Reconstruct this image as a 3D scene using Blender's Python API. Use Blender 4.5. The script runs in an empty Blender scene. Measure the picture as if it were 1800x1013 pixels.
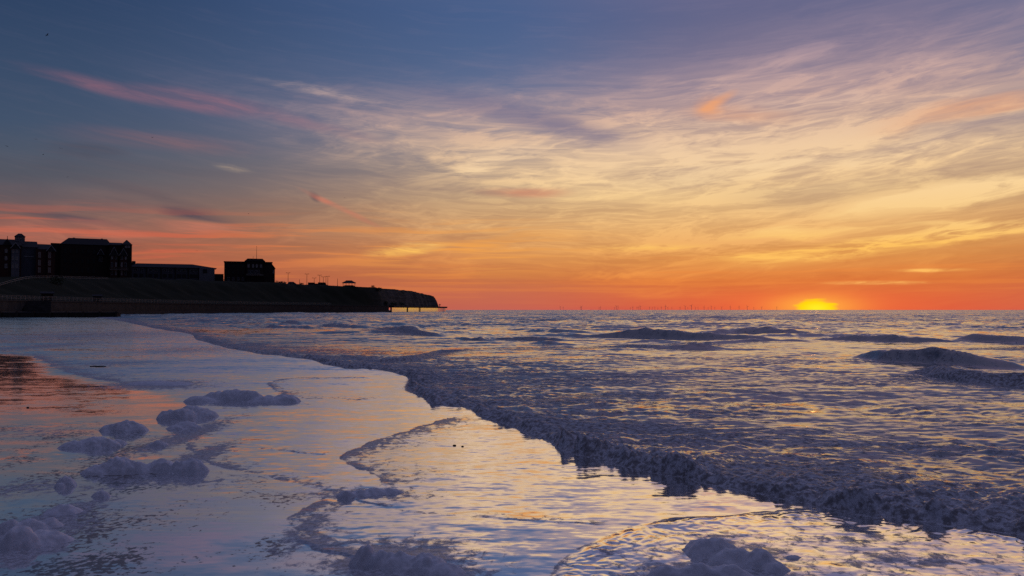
import bpy, bmesh, math, random
import numpy as np
from math import radians as R, pi
from mathutils import Vector

# ---------------------------------------------------------------- camera
SC = bpy.context.scene
COL = SC.collection
FPX = 1400.0            # focal length measured in pixels of the 1800 px wide photograph
CAMH = 1.7              # eye height above the wet sand
HOR = 545.0             # photograph row of the horizon
cam_d = bpy.data.cameras.new('camera')
cam_d.sensor_width = 36.0
cam_d.lens = 36.0 * FPX / 1800.0
cam_d.clip_start = 0.05
cam_d.clip_end = 300000.0
cam = bpy.data.objects.new('camera', cam_d)
COL.objects.link(cam)
TILT = math.atan((HOR - 506.5) / FPX)
cam.location = (0, 0, CAMH)
cam.rotation_euler = (pi / 2 + TILT, 0, 0)
SC.camera = cam
SUN_AZ = math.degrees(math.atan(533 / FPX))      # degrees right of the camera axis

# ---------------------------------------------------------------- colour management, sampling
SC.view_settings.view_transform = 'Standard'
SC.view_settings.look = 'None'
SC.view_settings.exposure = 0.0
SC.view_settings.gamma = 1.0
SC.view_settings.use_curve_mapping = False
SC.cycles.use_denoising = False
SC.cycles.denoiser = 'OPENIMAGEDENOISE'
SC.cycles.denoising_prefilter = 'ACCURATE'
SC.cycles.max_bounces = 3
SC.cycles.glossy_bounces = 2
SC.cycles.diffuse_bounces = 1
SC.cycles.sample_clamp_indirect = 2.0
SC.cycles.use_adaptive_sampling = False


def lin(c):
    return tuple(((v / 255) / 12.92 if v <= 10.3 else ((v / 255 + 0.055) / 1.055) ** 2.4) for v in c) + (1.0,)


# ---------------------------------------------------------------- node expression helper
class G:
    """A node tree with arithmetic on sockets."""
    def __init__(s, tree):
        s.t = tree

    def node(s, kind, **kw):
        n = s.t.nodes.new(kind)
        for k, v in kw.items():
            setattr(n, k, v)
        return n

    def put(s, sock, v):
        if isinstance(v, E):
            s.t.links.new(v.s, sock)
        elif v is not None:
            sock.default_value = v

    def math(s, op, a, b=None, c=None, clamp=False):
        n = s.node('ShaderNodeMath', operation=op)
        n.use_clamp = clamp
        for i, v in enumerate((a, b, c)):
            if v is not None:
                s.put(n.inputs[i], v)
        return E(s, n.outputs[0])

    def vec(s, x=0.0, y=0.0, z=0.0):
        n = s.node('ShaderNodeCombineXYZ')
        for i, v in enumerate((x, y, z)):
            s.put(n.inputs[i], v)
        return E(s, n.outputs[0])

    def vmath(s, op, a, b=None, c=None):
        n = s.node('ShaderNodeVectorMath', operation=op)
        for i, v in enumerate((a, b, c)):
            if v is not None:
                s.put(n.inputs[i], v)
        return E(s, n.outputs[1 if op in ('DOT_PRODUCT', 'LENGTH') else 0])

    def xyz(s, v):
        n = s.node('ShaderNodeSeparateXYZ')
        s.put(n.inputs[0], v)
        return [E(s, o) for o in n.outputs]

    def noise(s, v, scale=1.0, detail=4.0, rough=0.5, dist=0.0, color=False, dim='3D'):
        n = s.node('ShaderNodeTexNoise', noise_dimensions=dim)
        s.put(n.inputs['Vector'], v)
        s.put(n.inputs['Scale'], scale)
        n.inputs['Detail'].default_value = detail
        n.inputs['Roughness'].default_value = rough
        n.inputs['Distortion'].default_value = dist
        return E(s, n.outputs[1 if color else 0])

    def mix(s, f, a, b, mode='MIX'):
        n = s.node('ShaderNodeMix', data_type='RGBA', blend_type=mode)
        n.clamp_factor = True
        s.put(n.inputs[0], f)
        s.put(n.inputs[6], a)
        s.put(n.inputs[7], b)
        return E(s, n.outputs[2])

    def ramp(s, f, stops):
        n = s.node('ShaderNodeValToRGB')
        el = n.color_ramp.elements
        el[0].position, el[0].color = stops[0][0], stops[0][1]
        el[1].position, el[1].color = stops[-1][0], stops[-1][1]
        for p, c in stops[1:-1]:
            e = el.new(p)
            e.color = c
        s.put(n.inputs[0], f)
        return E(s, n.outputs[0])

    def sstep(s, x, a, b):
        n = s.node('ShaderNodeMapRange', interpolation_type='SMOOTHSTEP')
        s.put(n.inputs[0], x)
        n.inputs[1].default_value = a
        n.inputs[2].default_value = b
        return E(s, n.outputs[0])

    def gauss(s, *terms):
        q = None
        for t in terms:
            q = t * t if q is None else q + t * t
        return s.math('POWER', 2.718, q * -1.0)

    def attr(s, name, vec=False):
        n = s.node('ShaderNodeAttribute', attribute_name=name)
        return E(s, n.outputs['Vector' if vec else 'Fac'])


class E:
    def __init__(s, g, sock):
        s.g, s.s = g, sock

    def __add__(s, o): return s.g.math('ADD', s, o)
    __radd__ = __add__
    def __mul__(s, o): return s.g.math('MULTIPLY', s, o)
    __rmul__ = __mul__
    def __sub__(s, o): return s.g.math('SUBTRACT', s, o)
    def __rsub__(s, o): return s.g.math('SUBTRACT', o, s)
    def __truediv__(s, o): return s.g.math('DIVIDE', s, o)


# ---------------------------------------------------------------- sky
world = bpy.data.worlds.new('World')
SC.world = world
world.use_nodes = True
wt = world.node_tree
world.cycles.sampling_method = 'MANUAL'
world.cycles.sample_map_resolution = 512
wt.nodes.clear()
g = G(wt)
tc = g.node('ShaderNodeTexCoord')
dx, dy, dz = g.xyz(E(g, tc.outputs['Generated']))
DEG = 57.29578
el = g.math('ARCSINE', dz) * DEG
az = g.math('ARCTAN2', dx, dy) * DEG
# angle in azimuth from the sun, 0..180
daz = g.math('ABSOLUTE', g.math('WRAP', az - SUN_AZ, 180.0, -180.0))
tt = g.math('SQRT', g.math('MAXIMUM', el, 0.0) / 60.0, clamp=True)


def stops(lst):
    return [(math.sqrt(e / 60.0), lin(c)) for e, c in lst]


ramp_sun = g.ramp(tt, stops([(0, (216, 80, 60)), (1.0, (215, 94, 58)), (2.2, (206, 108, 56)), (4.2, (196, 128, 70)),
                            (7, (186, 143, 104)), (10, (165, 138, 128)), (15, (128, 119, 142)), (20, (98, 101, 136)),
                            (27, (122, 112, 146)), (42, (120, 112, 148)), (60, (114, 112, 148))]))  # upper stops, out of view, brightened to light the foam tops
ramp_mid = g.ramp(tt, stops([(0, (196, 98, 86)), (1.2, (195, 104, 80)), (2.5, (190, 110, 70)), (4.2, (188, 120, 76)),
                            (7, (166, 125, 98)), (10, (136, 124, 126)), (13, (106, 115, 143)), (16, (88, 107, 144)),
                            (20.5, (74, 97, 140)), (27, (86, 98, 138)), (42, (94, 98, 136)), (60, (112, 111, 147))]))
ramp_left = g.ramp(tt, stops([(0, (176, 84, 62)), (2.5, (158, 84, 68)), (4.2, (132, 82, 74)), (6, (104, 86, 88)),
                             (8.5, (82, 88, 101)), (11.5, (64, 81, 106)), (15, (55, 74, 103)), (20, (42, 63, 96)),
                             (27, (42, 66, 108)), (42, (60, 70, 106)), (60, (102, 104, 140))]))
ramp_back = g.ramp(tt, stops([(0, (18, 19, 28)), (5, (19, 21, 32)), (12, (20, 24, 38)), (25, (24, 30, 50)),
                             (42, (36, 44, 72)), (60, (96, 99, 136))]))  # unseen sky behind the camera, darkened to keep foam fronts in shade
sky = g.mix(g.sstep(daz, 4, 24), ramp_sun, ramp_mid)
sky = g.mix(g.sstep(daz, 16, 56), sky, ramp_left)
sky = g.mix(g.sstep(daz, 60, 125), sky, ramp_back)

# --- cirrus, laid out by azimuth and elevation; the streaks fan out from the middle
arc = el - 0.0019 * (az - 4.0) * (az - 4.0)
wx, wy, wz = g.xyz(g.noise(g.vec(az * 0.075, arc * 0.40), 1.0, 3, 0.55, color=True, dim='2D'))
cu = az * 0.05 + (wx - 0.5) * 0.7
cv = arc * 0.30 + (wy - 0.5) * 0.45
streak = g.noise(g.vec(cu * 1.2, cv * 1.45), 1.6, 6, 0.6, dim='2D')
fine = g.noise(g.vec(cu * 1.3 + 7.7, cv * 3.2 + az * 0.03), 2.6, 6, 0.68, dim='2D')
broad = g.noise(g.vec(az * 0.045 + 3.0, el * 0.11), 1.0, 2, 0.5, dim='2D')
tex = streak * 0.7 + fine * 0.3
KD = DEG / FPX
SX, SY = az * (1 / KD), el * (1 / KD)            # the same angles counted in photograph pixels
_base = {}


def base(slope, wob):
    if (slope, wob) not in _base:
        X = SX + (wx - 0.5) * (wob / KD) if wob else SX
        Y = SY + (wy - 0.5) * (wob * 0.6 / KD) if wob else SY
        _base[(slope, wob)] = g.vec(X, Y + X * slope if slope else Y)
    return _base[(slope, wob)]


def blobs(*lst):
    """sum of soft patches (x, y, radius x, radius y, slope = pixels down per pixel right, wobble, weight)"""
    tot = None
    for px, py, rx, ry, slope, wob, wgt in lst:
        x, z = px - 900.0, HOR - py
        X0 = math.degrees(math.atan2(x, FPX)) / KD
        Y0 = math.degrees(math.atan2(z, math.hypot(FPX, x))) / KD + X0 * slope
        sx, sy = 1 / (1.75 * rx), 1 / (1.75 * ry)
        v = g.vmath('MULTIPLY_ADD', base(slope, wob), (sx, sy, 0), (-X0 * sx, -Y0 * sy, 0))
        q = g.math('SUBTRACT', 1.0, g.vmath('DOT_PRODUCT', v, v), clamp=True)
        b = q * q
        tot = b * wgt if tot is None else g.math('MULTIPLY_ADD', b, wgt, tot)
    return tot


# envelope of the high veil: thick towards the middle right, thin upper left
veil = blobs((1180, 290, 480, 130, 0.0, 5, 1.0), (1560, 330, 400, 170, 0, 5, 0.5), (760, 230, 330, 60, 0.13, 5, 0.5),
             (1600, 120, 420, 120, -0.12, 5, 0.42), (850, 430, 600, 70, 0, 5, 0.6), (1300, 430, 420, 70, 0, 5, 0.5))
cover = g.sstep(tex, 0.34, 0.70)
wn = g.noise(g.vec(cu * 2.0 + 1.3, cv * 3.2 + 11.0), 1.7, 4, 0.58, dim='2D')
wisp = g.math('SUBTRACT', 1.0, g.math('ABSOLUTE', wn - 0.5) * 11.0, clamp=True)
sl_ = g.noise(g.vec(az * 0.075 + el * 0.05 + (wx - 0.5) * 0.6, el * 0.42 - az * 0.075 + (wz - 0.5) * 0.6), 1.5, 6, 0.66, dim='2D')
feather = g.sstep(sl_, 0.47, 0.70)
dens = g.math('MULTIPLY', veil, 0.26 + (0.44 * cover + 0.14 * wisp + 0.42 * feather) * (0.4 + 1.2 * broad), clamp=True)
cl_col = g.ramp(tt, stops([(0, (250, 140, 76)), (2.0, (236, 138, 66)), (3.4, (240, 164, 86)), (5.5, (244, 188, 118)),
                          (8, (248, 208, 148)), (11, (246, 208, 164)), (14, (216, 178, 160)), (17.5, (182, 154, 162)),
                          (22, (146, 132, 156)), (30, (120, 116, 146)), (60, (110, 106, 130))]))
cl_left = g.ramp(tt, stops([(0, (204, 98, 70)), (3.5, (216, 116, 80)), (5.5, (196, 128, 100)), (8, (166, 130, 118)),
                           (12, (146, 126, 138)), (17, (124, 116, 142)), (60, (104, 102, 128))]))
cl = g.mix(g.sstep(daz, 16, 46), cl_col, cl_left)
sky = g.mix(dens * 0.92, sky, cl)

# darker lilac and grey scraps between the bright ones
dark = blobs((900, 195, 140, 18, 0.2, 1.5, 0.8), (1030, 238, 90, 18, 0.2, 1.5, 0.7), (1210, 318, 70, 16, 0, 1.5, 0.4),
             (1440, 345, 110, 22, 0, 5, 0.5), (1740, 310, 120, 20, 0, 5, 0.4), (1700, 230, 160, 12, -0.12, 5, 0.4))
sky = g.mix(dark * 0.65, sky, g.mix(g.sstep(el, 7, 12), lin((170, 140, 118)), lin((112, 108, 138))))
grey = blobs((146, 265, 46, 10, 0, 1.5, 0.9), (345, 376, 50, 6, 0.13, 1.5, 0.9), (130, 386, 60, 6, 0.13, 1.5, 0.9),
             (230, 345, 160, 9, 0.13, 5, 0.45), (552, 346, 8, 6, 0.45, 0.5, 1.2), (120, 300, 200, 14, 0, 5, 0.3))
sky = g.mix(grey * (0.25 + cover) * 0.75, sky, lin((74, 70, 84)))
# low orange and red bars over the land
bars = g.sstep(g.noise(g.vec(az * 0.035 + 5, el * 0.95 - az * 0.012 + (wy - 0.5) * 0.8), 1.9, 4, 0.6, dim='2D'), 0.46, 0.66)
low = g.gauss((el - 4.4) / 1.7) * g.sstep(daz, 10, 26) * (1.0 - g.sstep(daz, 58, 80))
sky = g.mix(low * bars * 0.75, sky, g.mix(g.sstep(daz, 22, 46), lin((244, 164, 76)), lin((206, 98, 72))))
low2 = g.gauss((el - 2.2) / 1.3) * (1.0 - g.sstep(daz, 35, 70))
bars2 = g.sstep(g.noise(g.vec(az * 0.03 + 9, el * 1.3), 1.9, 4, 0.6, dim='2D'), 0.48, 0.68)
sky = g.mix(low2 * bars2 * 0.35, sky, lin((238, 138, 64)))
# single clouds
pink = blobs((215, 160, 105, 9, 0.13, 0.5, 0.45), (345, 177, 70, 12, 0.13, 0.5, 0.55), (500, 205, 120, 10, 0.2, 0.5, 0.3))
sky = g.mix(pink * (0.2 + 0.9 * cover), sky, lin((180, 114, 122)))
pk2 = blobs((290, 247, 110, 14, 0, 1.5, 0.15), (600, 368, 48, 4.5, 0.45, 0.5, 1.0), (350, 395, 60, 12, 0, 5, 0.6),
            (60, 412, 140, 16, 0, 5, 0.6), (915, 336, 60, 6, 0, 1.5, 0.8))
sky = g.mix(pk2 * (0.3 + cover), sky, lin((202, 120, 98)))
hook = blobs((1250, 188, 20, 16, 0, 0.5, 0.8), (1266, 176, 22, 7, -0.4, 0.5, 1.0), (1310, 200, 70, 13, 0.13, 1.5, 0.55),
             (1720, 190, 110, 14, -0.12, 5, 0.7))
sky = g.mix(hook * (0.45 + cover * 0.7), sky, lin((232, 162, 118)))
lit = blobs((880, 275, 90, 14, -0.2, 5, 0.8), (1440, 180, 90, 12, 0, 5, 0.7), (1380, 290, 220, 14, -0.05, 5, 0.5),
            (1660, 345, 130, 14, -0.12, 1.5, 1.5), (1600, 425, 190, 14, -0.12, 1.5, 1.5), (1420, 405, 100, 9, 0, 5, 0.8),
            (1720, 400, 90, 9, 0.13, 5, 0.9), (1340, 455, 70, 8, 0, 1.5, 0.9), (410, 296, 24, 5, 0.13, 0.5, 0.2),
            (570, 160, 90, 8, 0.13, 1.5, 0.25), (720, 438, 60, 8, -0.12, 1.5, 0.9), (1545, 497, 60, 2.6, 0, 0.5, 0.9),
            (1640, 475, 40, 2.4, 0, 0.5, 0.8), (1130, 432, 90, 7, 0, 1.5, 0.7), (1200, 270, 260, 40, -0.05, 5, 0.5))
cl_lit = g.ramp(tt, stops([(0, (255, 170, 100)), (4.2, (252, 192, 96)), (6, (248, 204, 134)), (9, (248, 214, 164)),
                          (14, (216, 184, 168)), (60, (180, 150, 150))]))
sky = g.mix(lit * (0.12 + 0.55 * g.sstep(tex, 0.42, 0.6) + 0.45 * wisp + 0.7 * feather), sky, cl_lit)
# faint streakiness everywhere
sky = g.mix((g.sstep(fine, 0.45, 0.75) * 0.05) * (1.0 - g.sstep(daz, 40, 80)) * g.sstep(el, 1.5, 4), sky, cl)

# --- the setting sun, swollen and flattened in the murk at the horizon
rag = g.noise(g.vec(az * 0.55 + 4, el * 3.2), 1.0, 2, 0.6, dim='2D')
halo = g.gauss((az - SUN_AZ) / 6.0, (el - 0.25) / (0.75 + rag * 0.3))
sky = g.mix(halo * 0.6, sky, lin((255, 118, 62)))
halo2 = g.gauss((az - SUN_AZ) / 2.6, (el - 0.2) / 0.8)
sky = g.mix(halo2 * 0.95, sky, lin((255, 172, 66)))
sx_, sz_ = (az - SUN_AZ) / 1.36, (el - 0.18) / 0.54
disc_r = sx_ * sx_ + sz_ * sz_ + (rag - 0.5) * 1.5
disc = 1.0 - g.sstep(disc_r, 0.45, 1.15)
sky = g.mix(disc, sky, lin((255, 205, 0)))
core = g.gauss((az - SUN_AZ - 0.1) / 0.9, (el - 0.12) / 0.4)
sky = g.mix(core * disc * 0.9, sky, lin((255, 238, 40)))

# physical twilight sky under it, weak: most of the light comes from the colour ramps
nish = g.node('ShaderNodeTexSky', sky_type='NISHITA')
nish.sun_disc = False
nish.sun_elevation = R(0.6)
nish.sun_rotation = R(SUN_AZ)
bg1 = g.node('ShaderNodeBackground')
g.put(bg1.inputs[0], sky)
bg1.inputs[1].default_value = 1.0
bg2 = g.node('ShaderNodeBackground')
wt.links.new(nish.outputs[0], bg2.inputs[0])
bg2.inputs[1].default_value = 0.0015
addn = g.node('ShaderNodeAddShader')
wt.links.new(bg1.outputs[0], addn.inputs[0])
wt.links.new(bg2.outputs[0], addn.inputs[1])
wo = g.node('ShaderNodeOutputWorld')
wt.links.new(addn.outputs[0], wo.inputs[0])

# the sun itself, almost spent
sl = bpy.data.lights.new('sun', 'SUN')
sl.energy = 0.001
sl.angle = R(0.5)
sl.color = (1.0, 0.42, 0.14)
so = bpy.data.objects.new('sun', sl)
COL.objects.link(so)
so.location = (60, 160, 30)
sd = Vector((math.sin(R(SUN_AZ)) * math.cos(R(0.8)), math.cos(R(SUN_AZ)) * math.cos(R(0.8)), math.sin(R(0.8))))
so.rotation_euler = sd.to_track_quat('Z', 'Y').to_euler()

# ---------------------------------------------------------------- shared helpers
CT, ST = math.cos(TILT), math.sin(TILT)


def ray(px, py):
    u, v = px - 900.0, 506.5 - py
    return u, CT * FPX - ST * v, ST * FPX + CT * v


def gp(px, py, z=0.0):
    """spot on the ground under a place measured in the photograph"""
    x, y, d = ray(px, py)
    t = (z - CAMH) / d
    return x * t, y * t


def up(px, py, Y):
    """point at depth Y along the same line of sight"""
    x, y, d = ray(px, py)
    t = Y / y
    return x * t, Y, CAMH + d * t


_rng = np.random.RandomState(7)
_perm = np.tile(_rng.permutation(256), 3).astype(np.int32)
_ga = _rng.rand(256) * 2 * np.pi
_gx, _gy = np.cos(_ga).astype(np.float32), np.sin(_ga).astype(np.float32)


def pn(x, y, seed=0):
    """Perlin noise, about -0.7..0.7"""
    x = np.asarray(x, np.float32) + np.float32(seed * 17.31)
    y = np.asarray(y, np.float32) + np.float32(seed * 9.77)
    xf, yf = np.floor(x), np.floor(y)
    xi, yi = xf.astype(np.int64) & 255, yf.astype(np.int64) & 255
    fx, fy = x - xf, y - yf
    u, v = fx * fx * fx * (fx * (fx * 6 - 15) + 10), fy * fy * fy * (fy * (fy * 6 - 15) + 10)

    def gr(ix, iy, ax, ay):
        h = _perm[_perm[ix] + iy]
        return _gx[h] * ax + _gy[h] * ay
    n00, n10 = gr(xi, yi, fx, fy), gr(xi + 1, yi, fx - 1, fy)
    n01, n11 = gr(xi, yi + 1, fx, fy - 1), gr(xi + 1, yi + 1, fx - 1, fy - 1)
    a, b = n00 + u * (n10 - n00), n01 + u * (n11 - n01)
    return a + v * (b - a)


def fbm(x, y, seed=0, octs=3, gain=0.5):
    t, a = 0, 1.0
    for i in range(octs):
        t = t + a * pn(x * 2 ** i, y * 2 ** i, seed + i)
        a *= gain
    return t


def sst(a, b, x):
    t = np.clip((x - a) / (b - a), 0, 1)
    return t * t * (3 - 2 * t)


def polydist(X, Y, pts, closed=False):
    """distance to a polyline, signed (+ on its left hand walking along), and place along it 0..1"""
    best = np.full(X.shape, 1e9, np.float32)
    side = np.zeros(X.shape, np.float32)
    along = np.zeros(X.shape, np.float32)
    n = len(pts) - 1
    for i in range(n):
        (x0, y0), (x1, y1) = pts[i], pts[i + 1]
        ex, ey = x1 - x0, y1 - y0
        L2 = ex * ex + ey * ey
        t = np.clip(((X - x0) * ex + (Y - y0) * ey) / L2, 0, 1)
        qx, qy = X - (x0 + t * ex), Y - (y0 + t * ey)
        d = qx * qx + qy * qy
        m = d < best
        best = np.where(m, d, best)
        side = np.where(m, ex * qy - ey * qx, side)
        along = np.where(m, (i + t) / n, along)
    d = np.sqrt(best)
    return np.where(side >= 0, d, -d), along


def inside(X, Y, poly):
    r = np.zeros(X.shape, bool)
    n = len(poly)
    for i in range(n):
        (x0, y0), (x1, y1) = poly[i], poly[(i + 1) % n]
        if y0 == y1:
            continue
        c = ((y0 > Y) != (y1 > Y)) & (X < (x1 - x0) * (Y - y0) / (y1 - y0) + x0)
        r ^= c
    return r


def smooth_line(pts, n=3):
    p = np.array(pts, float)
    for _ in range(n):
        q = [p[0]]
        for a, b in zip(p[:-1], p[1:]):
            q += [a * 0.75 + b * 0.25, a * 0.25 + b * 0.75]
        q.append(p[-1])
        p = np.array(q)
    return p


def new_obj(name, me, parent=None, mat=None):
    o = bpy.data.objects.new(name, me)
    COL.objects.link(o)
    if parent is not None:
        o.parent = parent
    if mat is not None and me is not None and not len(me.materials):
        me.materials.append(mat)
    return o


def tag(o, label=None, cat=None, group=None, kind=None):
    for k, v in (('label', label), ('category', cat), ('group', group), ('kind', kind)):
        if v:
            o[k] = v
    return o


def material(name):
    m = bpy.data.materials.new(name)
    m.use_nodes = True
    m.node_tree.nodes.clear()
    return m, G(m.node_tree)


def finish(g, shader):
    o = g.node('ShaderNodeOutputMaterial')
    g.t.links.new(shader, o.inputs[0])


# ---------------------------------------------------------------- water and wet sand materials
def tilted(g, pos, amt, scales, bias=None):
    """geometry normal rocked by ripples; slope stays the same however far away"""
    px, py, pz = g.xyz(pos)
    geo = g.node('ShaderNodeNewGeometry')
    tot = None
    for sc, w, sx in scales:
        n = g.noise(g.vec(px * (sc * sx), py * sc, pz * sc), 1.0, 1.5, 0.5, color=True)
        n = g.vmath('MULTIPLY_ADD', n, (w * 0.8, w, 0), (-0.4 * w, -0.5 * w, 0))
        tot = n if tot is None else g.vmath('ADD', tot, n)
    sc_ = g.node('ShaderNodeVectorMath', operation='SCALE')
    g.put(sc_.inputs[0], tot)
    g.put(sc_.inputs['Scale'], amt)
    n = g.vmath('ADD', E(g, geo.outputs['Normal']), E(g, sc_.outputs[0]))
    if bias is not None:
        n = g.vmath('ADD', n, g.vec(0.0, bias * -1.0, 0.0))
    return g.vmath('NORMALIZE', n)


def gloss_mix(g, body, nrm, rough, floor, ior=1.33, gain=1.0, tint=(1, 1, 1, 1)):
    fr = g.node('ShaderNodeFresnel')
    fr.inputs[0].default_value = ior
    g.put(fr.inputs['Normal'], nrm)
    f = g.math('MULTIPLY_ADD', E(g, fr.outputs[0]), gain, floor, clamp=True)
    gl = g.node('ShaderNodeBsdfGlossy', distribution='GGX')
    gl.inputs['Color'].default_value = tint
    g.put(gl.inputs['Roughness'], rough)
    g.put(gl.inputs['Normal'], nrm)
    mx = g.node('ShaderNodeMixShader')
    g.put(mx.inputs[0], f)
    g.t.links.new(body, mx.inputs[1])
    g.t.links.new(gl.outputs[0], mx.inputs[2])
    return mx.outputs[0]


def foam_bsdf(g, pos, scale=30.0, strength=0.5, dist=0.02, dirty=(0.50, 0.49, 0.50, 1)):
    h = g.noise(pos, scale, 4, 0.6)
    b = g.node('ShaderNodeBump')
    b.inputs['Strength'].default_value = strength
    b.inputs['Distance'].default_value = dist
    g.put(b.inputs['Height'], h)
    d = g.node('ShaderNodeBsdfDiffuse')
    g.put(d.inputs['Color'], g.mix(g.sstep(g.noise(pos, scale * 0.55, 5, 0.72), 0.40, 0.60), dirty, (0.82, 0.82, 0.85, 1)))
    d.inputs['Roughness'].default_value = 0.6
    g.t.links.new(b.outputs[0], d.inputs['Normal'])
    return d.outputs[0]


def mat_sea():
    m, g = material('sea_water')
    pos = E(g, g.node('ShaderNodeNewGeometry').outputs['Position'])
    px, py, pz = g.xyz(pos)
    nrm = tilted(g, pos, g.attr('rip'), [(5.5, 0.55, 0.6), (1.9, 0.65, 0.55), (0.35, 0.45, 0.4), (0.05, 0.35, 0.35)], bias=g.attr('lean'))
    d = g.node('ShaderNodeBsdfDiffuse')
    d.inputs['Color'].default_value = (0.035, 0.04, 0.045, 1)
    water = gloss_mix(g, d.outputs[0], nrm, 0.10, 0.20, gain=0.98)
    foam = foam_bsdf(g, pos, 26.0, 0.5, 0.03, (0.34, 0.32, 0.32, 1))
    lace = g.noise(g.vec(px * 0.9, py * 1.0, pz * 1.5), 6.5, 6, 0.72, 0.8)
    fa = g.attr('foam')
    f = g.sstep(lace + fa * 0.60 - 0.62, -0.03, 0.08) * g.sstep(fa, 0.0, 0.08)
    mx = g.node('ShaderNodeMixShader')
    g.put(mx.inputs[0], f * 0.92)
    g.t.links.new(water, mx.inputs[1])
    g.t.links.new(foam, mx.inputs[2])
    finish(g, mx.outputs[0])
    return m


def mat_sand():
    m, g = material('wet_sand')
    pos = E(g, g.node('ShaderNodeNewGeometry').outputs['Position'])
    px, py, pz = g.xyz(pos)
    nrm = tilted(g, pos, g.attr('rip'), [(22.0, 0.5, 0.45), (9.0, 0.6, 0.4), (3.0, 0.4, 0.4)], bias=g.attr('lean'))
    d = g.node('ShaderNodeBsdfDiffuse')
    sandn = g.noise(pos, 60.0, 3, 0.6)
    g.put(d.inputs['Color'], g.mix(sandn, (0.11, 0.09, 0.08, 1), (0.17, 0.138, 0.12, 1)))
    # dull specks: bubbles and grains that break the film
    sp = g.noise(g.vec(px * 0.7, py * 0.6, 0.0), 26.0, 3, 0.62)
    speck = g.sstep(sp + g.attr('speck') * 0.36, 0.78, 0.86)
    brushed = g.noise(g.vec(px * 1.2, py * 22.0, 0.0), 1.0, 4, 0.65)
    film = gloss_mix(g, d.outputs[0], nrm, 0.085 + speck * 0.2, (0.74 + 0.24 * brushed) - 0.66 * speck, gain=0.4)
    foam = foam_bsdf(g, pos, 40.0, 0.6, 0.02)
    lace = g.noise(g.vec(px, py * 0.8, pz), 9.0, 5, 0.7, 0.5)
    fa = g.attr('foam')
    f = g.sstep(lace + fa * 0.6 - 0.62, -0.04, 0.12) * g.sstep(fa, 0.0, 0.08)
    mx = g.node('ShaderNodeMixShader')
    g.put(mx.inputs[0], f * 0.9)
    g.t.links.new(film, mx.inputs[1])
    g.t.links.new(foam, mx.inputs[2])
    finish(g, mx.outputs[0])
    return m


# ---------------------------------------------------------------- the sea and the wet beach
BORE = [(150, 556), (200, 562), (240, 571), (310, 584), (340, 589), (367, 601), (400, 611), (470, 623), (540, 633), (570, 641), (600, 648),
        (650, 649), (690, 654), (727, 662), (722, 686), (760, 706), (810, 716), (850, 739), (900, 752), (950, 776), (1000, 796),
        (1060, 811), (1150, 833), (1250, 851), (1300, 863), (1400, 884), (1500, 898), (1600, 910), (1700, 920), (1800, 940),
        (1900, 962), (2300, 1040)]
bore = [gp(*p) for p in BORE]
bore = [(-170.0, 330.0)] + bore + [(bore[-1][0] + 4, bore[-1][1] - 1.5)]
# breakers further out: (foot line in the photograph, crest height, width of face, foaminess)
RIDGES = [
    ([(880, 592), (980, 594), (1060, 596), (1110, 597), (1150, 598), (1230, 601), (1300, 602), (1400, 604), (1520, 606)], 0.78, 1.3, 0.10),
    ([(1460, 628), (1500, 632), (1540, 637), (1600, 641), (1680, 646), (1760, 652), (1840, 657)], 0.72, 0.9, 0.16),
    ([(1560, 657), (1620, 662), (1650, 669), (1720, 678), (1800, 684), (1900, 692)], 0.60, 0.9, 0.5),
    ([(785, 596), (810, 600), (840, 601), (870, 601)], 0.42, 0.8, 0.10),
    ([(640, 578), (680, 585), (730, 591), (775, 594)], 0.62, 1.2, 0.7),
    ([(480, 572), (500, 573), (530, 574)], 0.75, 1.6, 0.45),
    ([(545, 577), (575, 578), (600, 579), (640, 580)], 0.7, 1.3, 0.4),
    ([(420, 577), (470, 578), (530, 580), (600, 583)], 0.45, 1.0, 0.3),
    ([(840, 598), (890, 600), (950, 601), (1020, 602)], 0.34, 0.8, 0.15),
    ([(560, 614), (600, 630), (660, 640), (720, 636), (780, 622), (840, 616), (900, 617)], 0.17, 0.5, 0.6),
    ([(900, 584), (960, 587), (1040, 589)], 0.55, 1.2, 0.15),
    ([(960, 611), (1040, 613), (1120, 615), (1200, 617), (1300, 618), (1420, 620)], 0.30, 0.8, 0.1),
    ([(900, 606), (960, 608), (1010, 609)], 0.25, 0.8, 0.15),
    ([(1180, 610), (1260, 607), (1330, 604), (1400, 602)], 0.30, 1.0, 0.05),
    ([(1180, 588), (1260, 589), (1350, 590), (1430, 591), (1560, 592)], 0.7, 1.4, 0.1),
    ([(1400, 600), (1470, 601), (1560, 603), (1640, 604), (1740, 605)], 0.5, 0.9, 0.05),
    ([(1660, 602), (1720, 603), (1800, 606), (1900, 610)], 0.5, 1.1, 0.05),
    ([(1560, 571), (1640, 572), (1700, 573)], 0.5, 1.8, 0.0),
    ([(300, 565), (350, 567), (400, 568)], 0.5, 1.6, 0.3),
    ([(1100, 568), (1180, 569), (1260, 569)], 0.5, 2.0, 0.0),
]
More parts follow.
